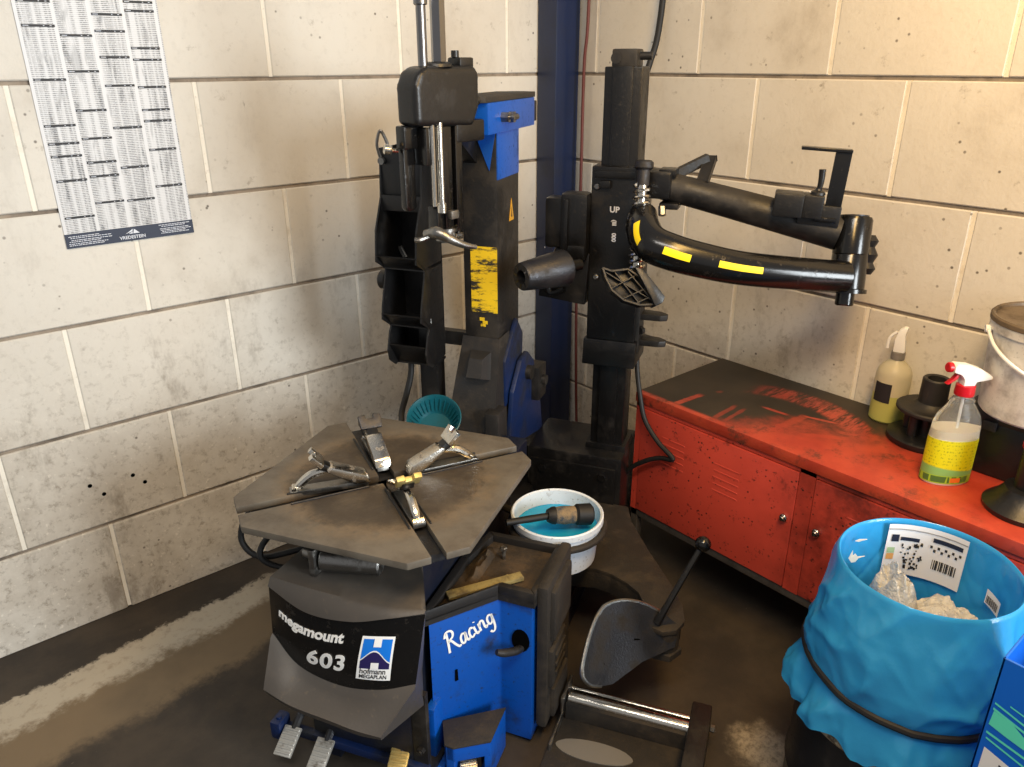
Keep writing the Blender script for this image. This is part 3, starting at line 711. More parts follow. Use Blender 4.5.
# ---- rear frame box and upright of the side arm
s = MB(); s.box((.075, .735, .0), (.378, .96, .435), bev=.012); s.box((-.10, .78, 0), (.10, .93, .41), bev=.01); s.box((.09, .728, .05), (.36, .737, .40), bev=.003)
for p in ((.13, .37), (.32, .37), (.13, .1), (.32, .1)): s.cyl((p[0], .728, p[1]), (p[0], .720, p[1]), .012, n=6)
s.box((-.03, .5, 0), (.10, .80, .30), bev=.01)
s.build('rear_frame', 'oily', tc)
s = MB(); s.box((.262, .795, .43), (.362, .885, 1.53), bev=.004); s.box((.285, .789, .43), (.338, .797, 1.53), bev=.002)
s.box((.25, .785, .43), (.375, .90, .455), bev=.004); s.box((.352, .80, 1.29), (.362, .89, 1.528), bev=.002)
s.build('arm_upright', 'oily', tc)
s = MB(); s.box((.278, .80, 1.525), (.345, .88, 1.572), bev=.006); s.cyl((.34, .84, 1.555), (.375, .84, 1.555), .010, n=12); s.cyl((.29, .798, 1.55), (.29, .804, 1.55), .014, n=16); s.build('upright_cap', 'grimeblack', tc)
s = MB(); s.box((.245, .765, .80), (.385, .915, 1.285), bev=.005)
s.prism([(.235, .72), (.390, .72), (.392, .80), (.238, .80)], -.915, -.762, basis((0, 0, 0), (1, 0, 0), (0, 0, 1)), bev=.004)
s.box((.255, .757, 1.255), (.375, .77, 1.275), bev=.003); s.box((.27, .750, 1.23), (.30, .766, 1.25), bev=.003)
sl = s.build('slide_carriage', 'oily', tc)
s = MB()
for p in ((.262, 1.232), (.268, .985), (.37, 1.02)): s.cyl((p[0], .766, p[1]), (p[0], .757, p[1]), .008, n=8, bev=.002)
s.build('carriage_bolt', 'steel', sl)
s = MB()
for txt, z, sz in (('UP', 1.166, .022), ('(III', 1.138, .015), ('000', 1.098, .016)):
    s.add(text_bm(txt, sz, offset=.0006, align='CENTER'), basis((.308, .7635, z), (0, 0, -1), (1, 0, 0)) if txt != 'UP' else basis((.312, .7635, z), (1, 0, 0), (0, 0, 1)))
s.build('stencil_lettering', 'silver', sl, weld=False)
# cone roller and its bracket
s = MB(); p = L(521, 277, 2.00); q = L(563, 268, 2.08); dd = (q-p).normalized()
s.lathe([(.0, .018), (0, .034), (.004, .037), ((q-p).length, .050), ((q-p).length+.004, .046), ((q-p).length+.004, 0)], p, dd, 32)
s.lathe([(.0, .018), (.04, .018), (.04, 0)], p, dd, 24)
s.build('cone_roller', 'darksteel', tc)
s = MB(); s.cyl(q, q+dd*.06, .016, n=14)
w = dd
s.box((.12, .745, 1.06), (.185, .80, 1.20), bev=.012, rot=None); s.box((.165, .735, 1.03), (.245, .80, 1.215), bev=.016)
s.box((.18, .725, 1.045), (.192, .74, 1.20), bev=.004); s.box((.192, .728, 1.035), (.24, .736, 1.075), bev=.004)
s.prism([(.10, .915), (.24, .90), (.25, 1.05), (.15, 1.06), (.11, .985)], -.80, -.755, basis((0, 0, 0), (1, 0, 0), (0, 0, 1)), bev=.006)
s.tube([(.125, .752, .97), (.14, .75, .93), (.18, .75, .945)], .010, n=10)
s.build('roller_bracket', 'oily', tc)
# ribbed bead press pad: shallow lattice shell facing the front, thick rim on its right
pc_ = L(632, 288, 1.97); xr = (L(642, 288, 1.97)-L(632, 288, 1.97)).normalized(); yu = (L(632, 278, 1.97)-pc_).normalized(); G = basis(pc_, xr, yu)
def g2(x_, y_): q_ = G.inverted() @ L(x_, y_, 1.97); return (q_.x, q_.y)
outl = [g2(*p) for p in ((603, 268), (612, 271), (628, 269), (640, 277), (650, 291), (656, 304), (640, 305), (624, 300), (612, 290), (606, 278))]
s = MB(); s.prism(outl, -.045, -.022, G, bev=.002)
for i in range(len(outl)):
    a, b_ = Vector((*outl[i], 0)), Vector((*outl[(i+1) % len(outl)], 0)); d = b_-a; q_ = basis((a+b_)/2+Vector((0, 0, -.012)), d, Vector((-d.y, d.x, 0)))
    t_ = MB(); t_.box((-d.length/2-.002, -.003, -.03), (d.length/2+.002, .003, .014), bev=.001, seg=1); s.add(t_.bm, G @ q_)
for a, b_ in (((606, 272), (652, 300)), ((615, 272), (640, 304)), ((628, 271), (654, 302)), ((612, 288), (636, 275)), ((622, 299), (647, 288)), ((634, 304), (652, 296))):
    a, b_ = Vector((*g2(*a), 0)), Vector((*g2(*b_), 0)); d = b_-a; q_ = basis((a+b_)/2, d, Vector((-d.y, d.x, 0)))
    t_ = MB(); t_.box((-d.length/2, -.0018, -.03), (d.length/2, .0018, -.002), bev=.0008, seg=1); s.add(t_.bm, G @ q_)
s.prism([g2(*p) for p in ((634, 268), (643, 270), (664, 297), (662, 303), (654, 307), (651, 300))], -.05, .016, G, bev=.004)
s.build('press_pad', 'black', tc)
# ears
s = MB()
for z in (.868, .790):
    s.prism([(.375, -.80), (.375, -.855), (.445, -.845), (.468, -.828), (.468, -.812), (.450, -.802)], z-.009, z+.009, Matrix.Diagonal((1, -1, 1, 1)), bev=.003)
s.box((.375, .785, .76), (.395, .86, .90), bev=.004); s.cyl((.40, .80, .83), (.395, .79, .83), .012, n=10)
s.build('carriage_ears', 'grimeblack', tc)
# spring bolt and the two arms
bt, bb = L(644, 165, 1.975), L(635, 282, 2.04)
ad = (bb-bt).normalized()
s = MB(); s.cyl(bt-ad*.012, bt+ad*.012, .024, n=20, bev=.005); s.cyl(bt, bt+ad*.05, .017, n=16); s.build('bolt_head', 'darksteel', tc)
s = MB(); s.cyl(bt+ad*.03, bb, .013, n=16); sp = []
n = 15; Lt = (bb-bt).length-.055; o1 = ad.orthogonal().normalized(); o2 = ad.cross(o1)
for k_ in range(n*10+1):
    a = k_/10*2*PI; sp.append(bt+ad*(.05+Lt*k_/(n*10))+(o1*math.cos(a)+o2*math.sin(a))*.0195)
s.tube(sp, .0042, n=6, sub=1); s.build('coil_spring', 'chrome', tc)
P_ = [L(643, 214, 2.01), L(643, 229, 1.97), L(651, 243, 1.94), L(671, 252, 1.925), L(700, 260, 1.92), L(740, 268, 1.92), L(790, 273, 1.93), L(845, 277, 1.95)]
s = MB(); s.tube(P_, .040, n=24, sub=8, rs=[.036, .045, .047, .046, .044, .042, .041, .040]); la = s.build('lower_arm', 'gloss', tc)
# yellow stickers wrapped on the lower arm
def wrap(i0, i1, a0, a1, r):
    Pv = [Vector(p) for p in P_]
    def cr(t_):
        i = min(int(t_), len(Pv)-2); f_ = t_-i; a = Pv[max(i-1, 0)]; b = Pv[i]; c_ = Pv[i+1]; d = Pv[min(i+2, len(Pv)-1)]
        return .5*((2*b)+(c_-a)*f_+(2*a-5*b+4*c_-d)*f_*f_+(3*b-a-3*c_+d)*f_**3)
    s_ = MB(); rows = []
    for i in range(13):
        t_ = i0+(i1-i0)*i/12; p = cr(t_); tg = (cr(min(t_+.03, 6.99))-cr(t_-.03)).normalized()
        cm = MI @ CAM; tocam = Vector((.35, -.93, .0)); tocam = (tocam-tg*tocam.dot(tg)).normalized(); upv = tg.cross(tocam)
        if upv.z < 0: upv = -upv
        sh_ = (i/12-.5)*0
        rl = [.036, .045, .047, .046, .044, .042, .041, .040]; fi_ = min(int(t_), 6); r = rl[fi_]+(rl[fi_+1]-rl[fi_])*(t_-fi_)+.0008; rows.append([p+(tocam*math.cos(a)+upv*math.sin(a))*r for a in [a0+(a1-a0)*k/5+sh_ for k in range(6)]])
    s_.grid(rows); return s_
for i0, i1, a0, a1 in ((1.25, 1.95, -.55, -.15), (2.75, 3.65, -.08, .32), (4.42, 5.36, .02, .40)):
    wrap(i0, i1, a0, a1, .0408).build('yellow_marker', 'yellow', la, weld=False)
U_ = [L(645, 181, 2.06), L(690, 192, 2.05), L(760, 211, 2.01), L(838, 233, 1.97)]
s = MB(); s.tube(U_, .04, n=24, rs=[.037, .038, .041, .044]); s.build('upper_arm', 'grimeblack', tc)
s = MB(); p = L(660, 185, 2.06); s.box(p-Vector((.035, .05, .03)), p+Vector((.035, .03, .04)), bev=.008); p = L(668, 172, 2.04); s.box(p-Vector((.02, .03, .012)), p+Vector((.025, .03, .010)), bev=.004)
p = L(672, 205, 2.05); s.box(p-Vector((.03, .03, .008)), p+Vector((.02, .03, .008)), bev=.003)
s.build('arm_bracket', 'oily', tc)
s = MB(); s.cyl(L(662, 206, 2.03), L(662, 216, 2.03), .010, n=6, bev=.002); s.build('bracket_bolt', 'steel', tc)
# folding link behind the upper arm
s = MB()
def bar(a, b, w_, h_, mat_up=(0, 0, 1)):
    a = Vector(a); b = Vector(b); d = b-a; q_ = d.to_track_quat('X', 'Z').to_matrix()
    t_ = bmesh.new(); bmesh.ops.create_cube(t_, size=1)
    for v in t_.verts: v.co = q_ @ Vector((v.co.x*d.length, v.co.y*w_, v.co.z*h_))+(a+b)/2
    bmesh.ops.bevel(t_, geom=t_.edges[:], offset=.002, segments=1, affect='EDGES'); s.add(t_)
bar(L(672, 176, 2.07), L(709, 158, 2.06), .02, .026); bar(L(711, 158, 2.07), L(702, 184, 2.03), .030, .016)
s.build('folding_link', 'grimeblack', tc)
# joint cylinder at the arm end
jt, jb = L(855, 216, 1.955), L(846, 288, 1.985); jd = (jb-jt).normalized(); jl = (jb-jt).length
s = MB(); s.lathe([(0, 0), (0, .030), (.003, .041), (.010, .044), (jl*.52, .044), (jl*.53, .0425), (jl*.54, .0435), (jl, .0435), (jl+.002, .050), (jl+.012, .050), (jl+.014, 0)], jt, jd, 36); jc = s.build('arm_joint', 'gloss', tc)
s = MB(); s.lathe([(-.002, 0), (-.002, .034), (.001, .034)], jt, jd, 28); s.lathe([(-.004, 0), (-.004, .012), (.001, .012)], jt, jd, 6); s.build('joint_cap', 'darksteel', jc)
s = MB(); s.cyl(jb, jb+jd*.045, .023, n=20, bev=.003); s.box(jb+Vector((-.075, -.04, -.006)), jb+Vector((.0, .05, .012)), bev=.005); s.build('joint_stud', 'gloss', jc)
s = MB(); c_ = (jt+jb)/2+Vector((.045, .03, -.01))
s.lathe([(-.05, 0), (-.05, .012), (-.035, .022), (-.02, .014), (0, .024), (.02, .014), (.035, .022), (.05, .012), (.05, 0)], c_, jd, 14); s.build('joint_knob', 'black', jc)
# valve box, toggle and handle on the upper arm
s = MB(); vb = L(790, 210, 1.95); vx = L(838, 233, 1.97)-L(690, 196, 2.05); vx.z *= .25; vx.normalize(); vy = Vector((0, 0, 1)).cross(vx).normalized(); G = basis(vb, vx, vy)
t_ = MB(); t_.box((-.042, -.04, -.012), (.028, .03, .045), bev=.005); t_.box((.026, -.03, -.012), (.075, .025, .045), bev=.005); t_.box((.02, -.01, -.03), (.12, .03, .02), bev=.004); s.add(t_.bm, G)
vbx = s.build('valve_box', 'black', tc)
s = MB(); t_ = MB(); t_.lathe([(0, .018), (.006, .017), (.010, .009), (.014, .007)], (.058, .0, .045), (0, 0, 1), 18); t_.tube([(.058, 0, .05), (.060, .0, .075), (.058, 0, .105)], .007, rs=[.0055, .0075, .0085], n=12); s.add(t_.bm, G); s.build('toggle_lever', 'black', vbx)
s = MB(); t_ = MB()
t_.box((.080, -.002, -.02), (.118, .006, .155), bev=.002); t_.box((.000, -.010, .148), (.118, .020, .156), bev=.002); t_.box((.06, -.018, -.02), (.112, .024, -.008), bev=.003)
s.add(t_.bm, G); s.build('handle_bracket', 'gloss', tc)
# ---- bead breaker arm, blade and lever
Z0, Z1 = .215, .28
out = [(.30, .735), (.405, .735), (.430, .66), (.511, .52), (.592, .393), (.631, .322), (.644, .262), (.630, .222), (.600, .205), (.565, .215), (.548, .245), (.540, .29), (.515, .335), (.475, .366), (.43, .388), (.385, .396), (.33, .385), (.28, .36), (.20, .37), (.16, .45), (.16, .735)]
s = MB(); s.prism(out, Z1-.014, Z1, bev=.003)
s.prism([(x_*.97+.012, y_*.97+.01) for x_, y_ in out[2:7]]+[(.60, .33), (.53, .45), (.44, .60)], Z0, Z1-.01, bev=.003)
s.prism([(.548, .245), (.54, .29), (.515, .335), (.475, .366), (.43, .388), (.385, .396), (.33, .385), (.28, .36), (.28, .375), (.33, .40), (.385, .411), (.435, .403), (.482, .380), (.527, .345), (.554, .297), (.562, .25)], Z0+.0, Z1-.01, bev=.002)
s.build('breaker_arm', 'rubber', tc)
s = MB(); s.box((.17, .60, .12), (.40, .75, .27), bev=.01); s.cyl((.30, .66, .1), (.30, .66, .30), .03, n=18); s.build('breaker_hinge', 'oily', tc)
s = MB(); s.cyl((.600, .250, .205), (.600, .250, .272), .036, n=24, bev=.004); s.cyl((.600, .250, .185), (.600, .250, .208), .044, n=6, bev=.003); s.build('blade_pivot', 'rubber', tc)
# shovel blade
B0 = Vector((.468, .183, .344)); T1 = Vector((.602, .275, .26)); T2 = Vector((.462, .053, .205))
bxv = (T1-Vector((.44, .08, .25))).normalized(); byv = (B0-T2); byv = (byv-bxv*byv.dot(bxv)).normalized(); BG = basis((.52, .165, .265), bxv, byv)
BGi = BG.inverted(); pts = [L(x_, y_, d_) for x_, y_, d_ in ((607, 604, 1.845), (622, 600.5, 1.86), (640, 603, 1.875), (656, 612, 1.90), (668, 624, 1.92), (665, 645, 1.905), (640, 661, 1.855), (613, 684, 1.80), (600, 685.5, 1.79), (586, 683, 1.78), (579, 672, 1.775), (584, 650, 1.79), (592, 627, 1.81), (599, 612, 1.83))]
pl = [(BGi @ p).to_2d() for p in pts]; pl = [(p.x, p.y) for p in pl]
s = MB()
def blade_z(x_, y_): return .9*(x_+.02)**2*1.2
cx_ = sum(p[0] for p in pl)/len(pl); cy_ = sum(p[1] for p in pl)/len(pl)
rows = []
for k_ in range(7):
    f_ = k_/6
    rows.append([(cx_+(x_-cx_)*f_, cy_+(y_-cy_)*f_) for x_, y_ in pl+[pl[0]]])
for side, off in ((1, .005), (-1, -.005)):
    s.grid([[BG @ Vector((x_, y_, blade_z(x_, y_)+off)) for x_, y_ in r] for r in rows], flip=side < 0)
s.grid([[BG @ Vector((x_, y_, blade_z(x_, y_)+.005)) for x_, y_ in rows[-1]], [BG @ Vector((x_, y_, blade_z(x_, y_)-.005)) for x_, y_ in rows[-1]]])
blade = s.build('breaker_blade', 'darksteel', tc, ang=50)
s = MB(); ed = [BG @ Vector((x_, y_, blade_z(x_, y_))) for x_, y_ in pl[8:]+pl[:4]]; s.tube(ed, .0055, n=8); s.build('blade_edge', 'steel', blade)
s = MB(); pp = BG @ Vector((*((BGi @ L(602, 665, 1.8)).to_2d()), 0)); s.cyl(pp-BG.to_3x3() @ Vector((0, 0, .012)), pp+BG.to_3x3() @ Vector((0, 0, .009)), .006, n=10)
pa_, pb_ = [BG @ Vector((*((BGi @ L(x_, y_, 1.85)).to_2d()), .006)) for x_, y_ in ((633, 639), (643, 640))]; s.tube([pa_, pb_], .0025, n=6); s.build('blade_hole', 'hole', blade)
s = MB(); s.tube([L(657, 622, 1.87), L(668, 604, 1.86), L(700, 549, 1.86)], .008, n=10, rs=[.012, .008, .007]); lv_ = s.build('breaker_lever', 'black', tc)
s = MB(); c_ = L(703, 544, 1.86); s.lathe([(.0195*-math.cos(PI*k/12), .0195*math.sin(PI*k/12)) for k in range(13)], c_, (0, 0, 1), 20); s.build('ball_knob', 'gloss', lv_)
# ---- ring holder for the lubricant bucket
BK = Vector((.289, .350, 0))
s = MB(); s.tube([BK+Vector((.122*math.cos(2*PI*k/32), .122*math.sin(2*PI*k/32), .428)) for k in range(33)], .009, n=10, sub=1, cap=False)
s.tube([BK+Vector((-.12, .02, .428)), (.12, .40, .42), (.10, .46, .42)], .010, n=8);
s.build('bucket_ring', 'rubber', tc)
# ---- wheel lift on the floor in front of the pad
s = MB(); s.box((.375, -.14, .012), (.70, .11, .030), bev=.004); s.box((.39, .11, .0), (.70, .125, .075), bev=.003)
wl = s.build('lift_platform', 'rubber', tc)
s = MB(); s.lathe([(0, .001), (0, .020)], (0, 0, 0), (0, 0, 1), 8); s.bm.free()
s = MB(); ov = [(.093*math.cos(2*PI*k/28), .030*math.sin(2*PI*k/28)*(1 if abs(math.cos(2*PI*k/28)) < .9 else .9)) for k in range(28)]
s.prism(ov, .030, .0325, Matrix.Translation((.484, .030, 0)) @ Matrix.Rotation(math.radians(3), 4, 'Z')); s.build('pale_oval', plain('pale_steel', (150, 148, 144), .4, .6), wl)  # thin oval, paler than the platform under it
s = MB(); s.cyl((.392, .135, .075), (.69, .135, .075), .0165, n=28, bev=.002); s.build('lift_roller', 'chrome', tc)
s = MB(); s.cyl((.375, .178, .062), (.69, .178, .062), .0075, n=14); s.build('lift_rod', 'chrome', tc)
s = MB(); s.box((.380, .10, .045), (.388, .185, .098), bev=.002); s.box((.38, .0, .02), (.386, .11, .05), bev=.002); s.cyl((.36, .178, .062), (.382, .178, .062), .012, n=6); s.build('lift_end_plate', 'steel', tc)
s = MB(); s.box((.688, -.16, .0), (.735, .185, .115), bev=.005); s.build('lift_bracket', 'grimeblack', tc)
s = MB(); s.cyl((.735, .165, .062), (.748, .165, .062), .009, n=6, bev=.002); s.build('lift_bolt', 'steel', tc)
# ================================================================ WATER BUCKET AND BRUSH
wc = MM @ Vector((.289, .350, 0))
bk = thing('water_bucket', (wc.x, wc.y, .335), 0, 'small white plastic bucket of blue water held in the ring beside the turntable', 'bucket')
M['bucketwhite'] = grime('white_bucket_plastic', (218, 228, 240), (110, 96, 78), .62, .78, 12, .35, .7, bump=.05)
s = MB(); s.lathe([(0, 0), (0, .098), (.004, .102), (.082, .109), (.083, .114), (.110, .116), (.113, .1205), (.128, .1205), (.131, .117), (.128, .112), (.100, .109), (.006, .099), (.006, 0)], n=48)
s.build('bucket_body', 'bucketwhite', bk)
t = NT('blue_soapy_water'); t.set(Base_Color=lin((28, 160, 214)), Roughness=.12); M['bluewater'] = t.m
s = MB(); s.lathe([(.085, 0), (.088, 0), (.088, .1075), (.085, .1075)], n=48); w_ = s.build('water', 'bluewater', bk)
s = MB(); bz = .478
b0, b1, b2 = MM @ Vector((.190, .236, .480)), MM @ Vector((.285, .315, .474)), MM @ Vector((.375, .375, .462))
s.tube([b0, b0.lerp(b1, .5), b1], .0085, n=12, rs=[.008, .0095, .009]); br = s.build('paste_brush', 'hose')
tag(br, 'black handled round paste brush lying across the bucket of blue water', 'brush')
s = MB(); d = (b2-b1).normalized(); ln = (b2-b1).length
s.lathe([(-.012, 0), (-.012, .016), (0, .022), (.008, .023), (.010, .0), ], b1, d, 24); s.lathe([(ln*.55, 0), (ln*.55, .020), (ln*.62, .027), (ln*.95, .028), (ln, .022), (ln, 0)], b1, d, 24); s.build('brush_head', 'hose', br)
M['bristle'] = grime('worn_bristles', (140, 120, 90), (60, 70, 80), .4, .65, 40, .7, .9, bump=.8)
s = MB(); s.lathe([(.006, 0), (.008, .021), (ln*.3, .0235), (ln*.56, .022), (ln*.57, 0)], b1, d, 24); s.build('bristles', 'bristle', br)
# strip of yellowed metal and bolt in the tray
s = MB(); a, b = MM @ LZ(447, 596, .446), MM @ LZ(522, 576, .446); dd = (b-a); 
t_ = MB(); t_.box((0, -.012, -.005), (dd.length, .012, .005), bev=.001); t_.box((dd.length-.035, -.0125, .0045), (dd.length-.03, .0125, .0055)); s.add(t_.bm, basis(a, dd, Vector((-dd.y, dd.x, 0))))
M['wood'] = grime('yellowed_wood', (146, 132, 84), (84, 72, 50), .45, .7, 18, .6, .8, bump=.2)
tag(s.build('scraper_strip', 'wood'), 'flat yellowed strip lying along the front edge of the machine tray', 'strip')
s = MB(); p = MM @ Vector((.215, .15, .436)); s.cyl(p, p+Vector((0, 0, .030)), .005, n=10); s.cyl(p+Vector((0, 0, .024)), p+Vector((0, 0, .034)), .009, n=6, bev=.002)
tag(s.build('loose_bolt', 'steel'), 'small upright bolt standing in the grime of the machine tray', 'bolt')
# brown grit heap in tray
s = MB(); rows = []
for i in range(12):
    r_ = []
    for j in range(9):
        u = .158+.035*j/8; v_ = .03+.16*i/11
        h_ = .0365+.024*math.sin(PI*i/11)*math.sin(PI*j/8)*(.6+.9*noise.noise(Vector((u*60, v_*60, 1)))) if 0 < i < 11 and 0 < j < 8 else .030
        r_.append(MM @ Vector((u, v_, .40+max(h_, .034))))
    rows.append(r_)
s.grid(rows); tag(s.build('grit', 'tray_dirt'), 'brown heap of oily grit along the left side of the machine tray', 'grit', kind='stuff')
# teal bowl standing on its edge behind the turntable
tb = at(434, 418, 2.10); axis = (CAM-tb).normalized()*.55+Vector((-.15, -.1, .75)); axis.normalize()
K_ = .78
s = MB(); s.lathe([(z_*K_, r_*K_) for z_, r_ in [(-.06, 0), (-.06, .055), (-.045, .066), (-.04, .069), (-.03, .074), (-.025, .078), (-.012, .083), (0, .090), (.004, .093), (.003, .096), (-.003, .095), (-.014, .088), (-.03, .080), (-.047, .070), (-.064, .058), (-.064, 0)]], tb, axis, 40)
for k in range(28):
    a = 2*PI*k/28; q_ = axis.to_track_quat('Z', 'Y').to_matrix(); p0 = tb+q_ @ (Vector((.060*math.cos(a), .060*math.sin(a), -.048))*K_); p1 = tb+q_ @ (Vector((.084*math.cos(a), .084*math.sin(a), -.008))*K_); s.tube([p0, p1], .0018, n=5, sub=1)
tag(s.build('plastic_bowl', 'teal'), 'teal ribbed plastic bowl tilted behind the turntable by the black boot', 'bowl')
# ================================================================ RED LOCKER CABINET
CX, CY0, CY1, CZ0, CZ1 = -.44, -.822, -2.62, .205, .612
t = NT('red_locker_paint'); x = t.xyz()
g = t.ramp(t.noise(30, 5, .75), .60, .68); g2 = t.ramp(t.noise(11, 6, .7), .60, .72); vo = t.n('ShaderNodeTexVoronoi'); vo.inputs['Scale'].default_value = 62; t.l(t.co(), vo.inputs['Vector'])
sp = t.math('MULTIPLY', t.ramp(vo.outputs['Distance'], .10, .24, 1, 0), t.ramp(t.noise(16, 4, .7), .46, .58))
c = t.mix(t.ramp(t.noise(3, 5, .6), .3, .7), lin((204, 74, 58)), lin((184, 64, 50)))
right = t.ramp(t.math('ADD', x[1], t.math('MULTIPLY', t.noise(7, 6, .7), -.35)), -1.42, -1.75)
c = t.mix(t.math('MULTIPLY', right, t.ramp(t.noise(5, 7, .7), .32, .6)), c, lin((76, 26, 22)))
c = t.mix(t.math('MAXIMUM', t.math('MULTIPLY', g, .8), t.math('MAXIMUM', t.math('MULTIPLY', g2, .65), sp)), c, lin((50, 26, 22)))
t.set(Base_Color=c, Roughness=.42); t.bump(t.noise(60, 4, .6), .08, .003); M['redpaint'] = t.m
t = NT('red_top_under_black_grime'); x = t.xyz()
yy = t.math('ADD', x[1], t.math('MULTIPLY', t.math('SUBTRACT', t.noise(4.5, 7, .72), .5), .75))
yy = t.math('ADD', yy, t.math('MULTIPLY', t.math('ADD', x[0], .20), 1.5))
dirtm = t.ramp(yy, -1.60, -1.30)
# wiped arc
v2 = t.n('ShaderNodeVectorMath', operation='DISTANCE'); t.l(t.co(), v2.inputs[0]); v2.inputs[1].default_value = (-.42, -1.19, .61)
rad = v2.outputs['Value']
stre = t.noise(1, 4, .75, scl=(90, 14, 1)); str2 = t.noise(1, 4, .75, scl=(14, 60, 1))
arc = t.math('MULTIPLY', t.math('MULTIPLY', t.ramp(rad, .255, .28), t.ramp(rad, .335, .36, 1, 0)), t.math('MULTIPLY', t.ramp(x[0], -.26, -.18), t.ramp(x[1], -1.02, -1.1)))
arc = t.math('MULTIPLY', arc, t.ramp(str2, .36, .60))
def streak(x0, y0, x1, y1, w, f0=.9):
    """soft worn scratch between two points of the top"""
    L_ = math.hypot(x1-x0, y1-y0); dx_, dy_ = (x1-x0)/L_, (y1-y0)/L_
    px_ = t.math('SUBTRACT', x[0], x0); py_ = t.math('SUBTRACT', x[1], y0)
    al = t.math('ADD', t.math('MULTIPLY', px_, dx_), t.math('MULTIPLY', py_, dy_)); ac = t.math('ABSOLUTE', t.math('SUBTRACT', t.math('MULTIPLY', px_, -dy_), t.math('MULTIPLY', py_, -dx_)))
    ac = t.math('ADD', ac, t.math('MULTIPLY', t.math('SUBTRACT', t.noise(22, 4, .6), .5), w*1.2))
    mk = t.math('MULTIPLY', t.ramp(ac, w*.5, w, f0, 0), t.math('MULTIPLY', t.ramp(al, -.01, .02), t.ramp(al, L_-.02, L_+.01, 1, 0)))
    return t.math('MULTIPLY', mk, t.ramp(stre, .25, .5, .4, 1))
wear = arc
for a in ((-.43, -.955, -.31, -.965, .012), (-.26, -.985, -.245, -.99, .008), (-.425, -1.09, -.30, -1.08, .010, .5), (-.42, -1.12, -.30, -1.11, .008, .5), (-.25, -1.135, -.245, -1.215, .008, 1), (-.40, -1.24, -.21, -1.25, .018, .55), (-.22, -1.24, -.19, -1.34, .008, .9), (-.33, -1.30, -.26, -1.40, .014, .9), (-.24, -1.36, -.20, -1.46, .012, .8), (-.37, -1.31, -.34, -1.40, .03, .7)):
    wear = t.math('MAXIMUM', wear, streak(*a))
edge = t.ramp(x[0], -.432, -.415, 1, 0)
wear = t.math('MAXIMUM', wear, t.math('MULTIPLY', edge, t.ramp(t.noise(9, 5, .7), .35, .5)))
k_ = t.math('MULTIPLY', dirtm, t.math('SUBTRACT', 1.0, wear))
k_ = t.math('MAXIMUM', k_, t.math('MULTIPLY', t.ramp(t.noise(8, 8, .78), .50, .66), t.ramp(x[1], -1.9, -1.45, .35, .85)))
c = t.mix(k_, t.mix(t.ramp(t.noise(6, 5, .6), .35, .65), lin((186, 72, 48)), lin((160, 52, 36))), t.mix(t.ramp(t.noise(8, 5, .6), .3, .7), lin((42, 35, 26)), lin((56, 47, 36))))
t.set(Base_Color=c, Roughness=t.ramp(k_, 0, 1, .38, .6)); M['redtop'] = t.m
cab = thing('locker_cabinet', (CX/2, (CY0+CY1)/2, 0), 0, 'low red steel locker cabinet with grimy top along the right block wall', 'cabinet')
co = Vector((CX/2, (CY0+CY1)/2, 0))
def cb(fn, name, mat, parent=cab):
    s = MB(); fn(s); s.bm.transform(Matrix.Translation(-co)); return s.build(name, mat, parent)
# keep texture space in world metres: shift object coordinates with an origin offset in each material
for k in ('redpaint', 'redtop'):
    nt = M[k].node_tree; tcn = [n for n in nt.nodes if n.type == 'TEX_COORD'][0]
    mp = nt.nodes.new('ShaderNodeVectorMath'); mp.operation = 'ADD'; mp.inputs[1].default_value = co
    links = [(l.to_socket) for l in nt.links if l.from_socket == tcn.outputs['Object']]
    for to in links: nt.links.new(mp.outputs[0], to)
    nt.links.new(tcn.outputs['Object'], mp.inputs[0])
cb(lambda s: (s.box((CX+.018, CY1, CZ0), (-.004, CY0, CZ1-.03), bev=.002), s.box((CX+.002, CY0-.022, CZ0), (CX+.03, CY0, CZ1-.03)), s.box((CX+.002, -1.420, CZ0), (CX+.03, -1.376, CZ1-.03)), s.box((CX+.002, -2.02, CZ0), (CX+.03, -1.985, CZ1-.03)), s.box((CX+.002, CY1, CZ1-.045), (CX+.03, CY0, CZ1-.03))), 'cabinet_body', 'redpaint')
cb(lambda s: s.box((CX-.003, CY1, CZ1-.032), (-.003, CY0+.003, CZ1), bev=.003), 'cabinet_top', 'redtop')
M['frame'] = grime('grey_steel_frame', (84, 80, 76), (46, 42, 38), .4, .7, 14, .5, .8, metal=.3, bump=.2)
def frame(s):
    s.box((CX+.005, CY1, CZ0-.025), (CX+.030, CY0, CZ0), bev=.002); s.box((-.04, CY1, CZ0-.025), (-.015, CY0, CZ0), bev=.002); s.box((CX+.005, CY0-.025, CZ0-.025), (-.015, CY0, CZ0), bev=.002)
fr = cb(frame, 'base_frame', 'frame')
for p in ((CX+.005, CY0-.027), (-.042, CY0-.027), (CX+.005, CY1), (-.042, CY1), (CX+.005, -2.0)):
    cb(lambda s: s.box((p[0], p[1], 0), (p[0]+.025, p[1]+.025, CZ0-.02), bev=.002), 'leg', 'frame')
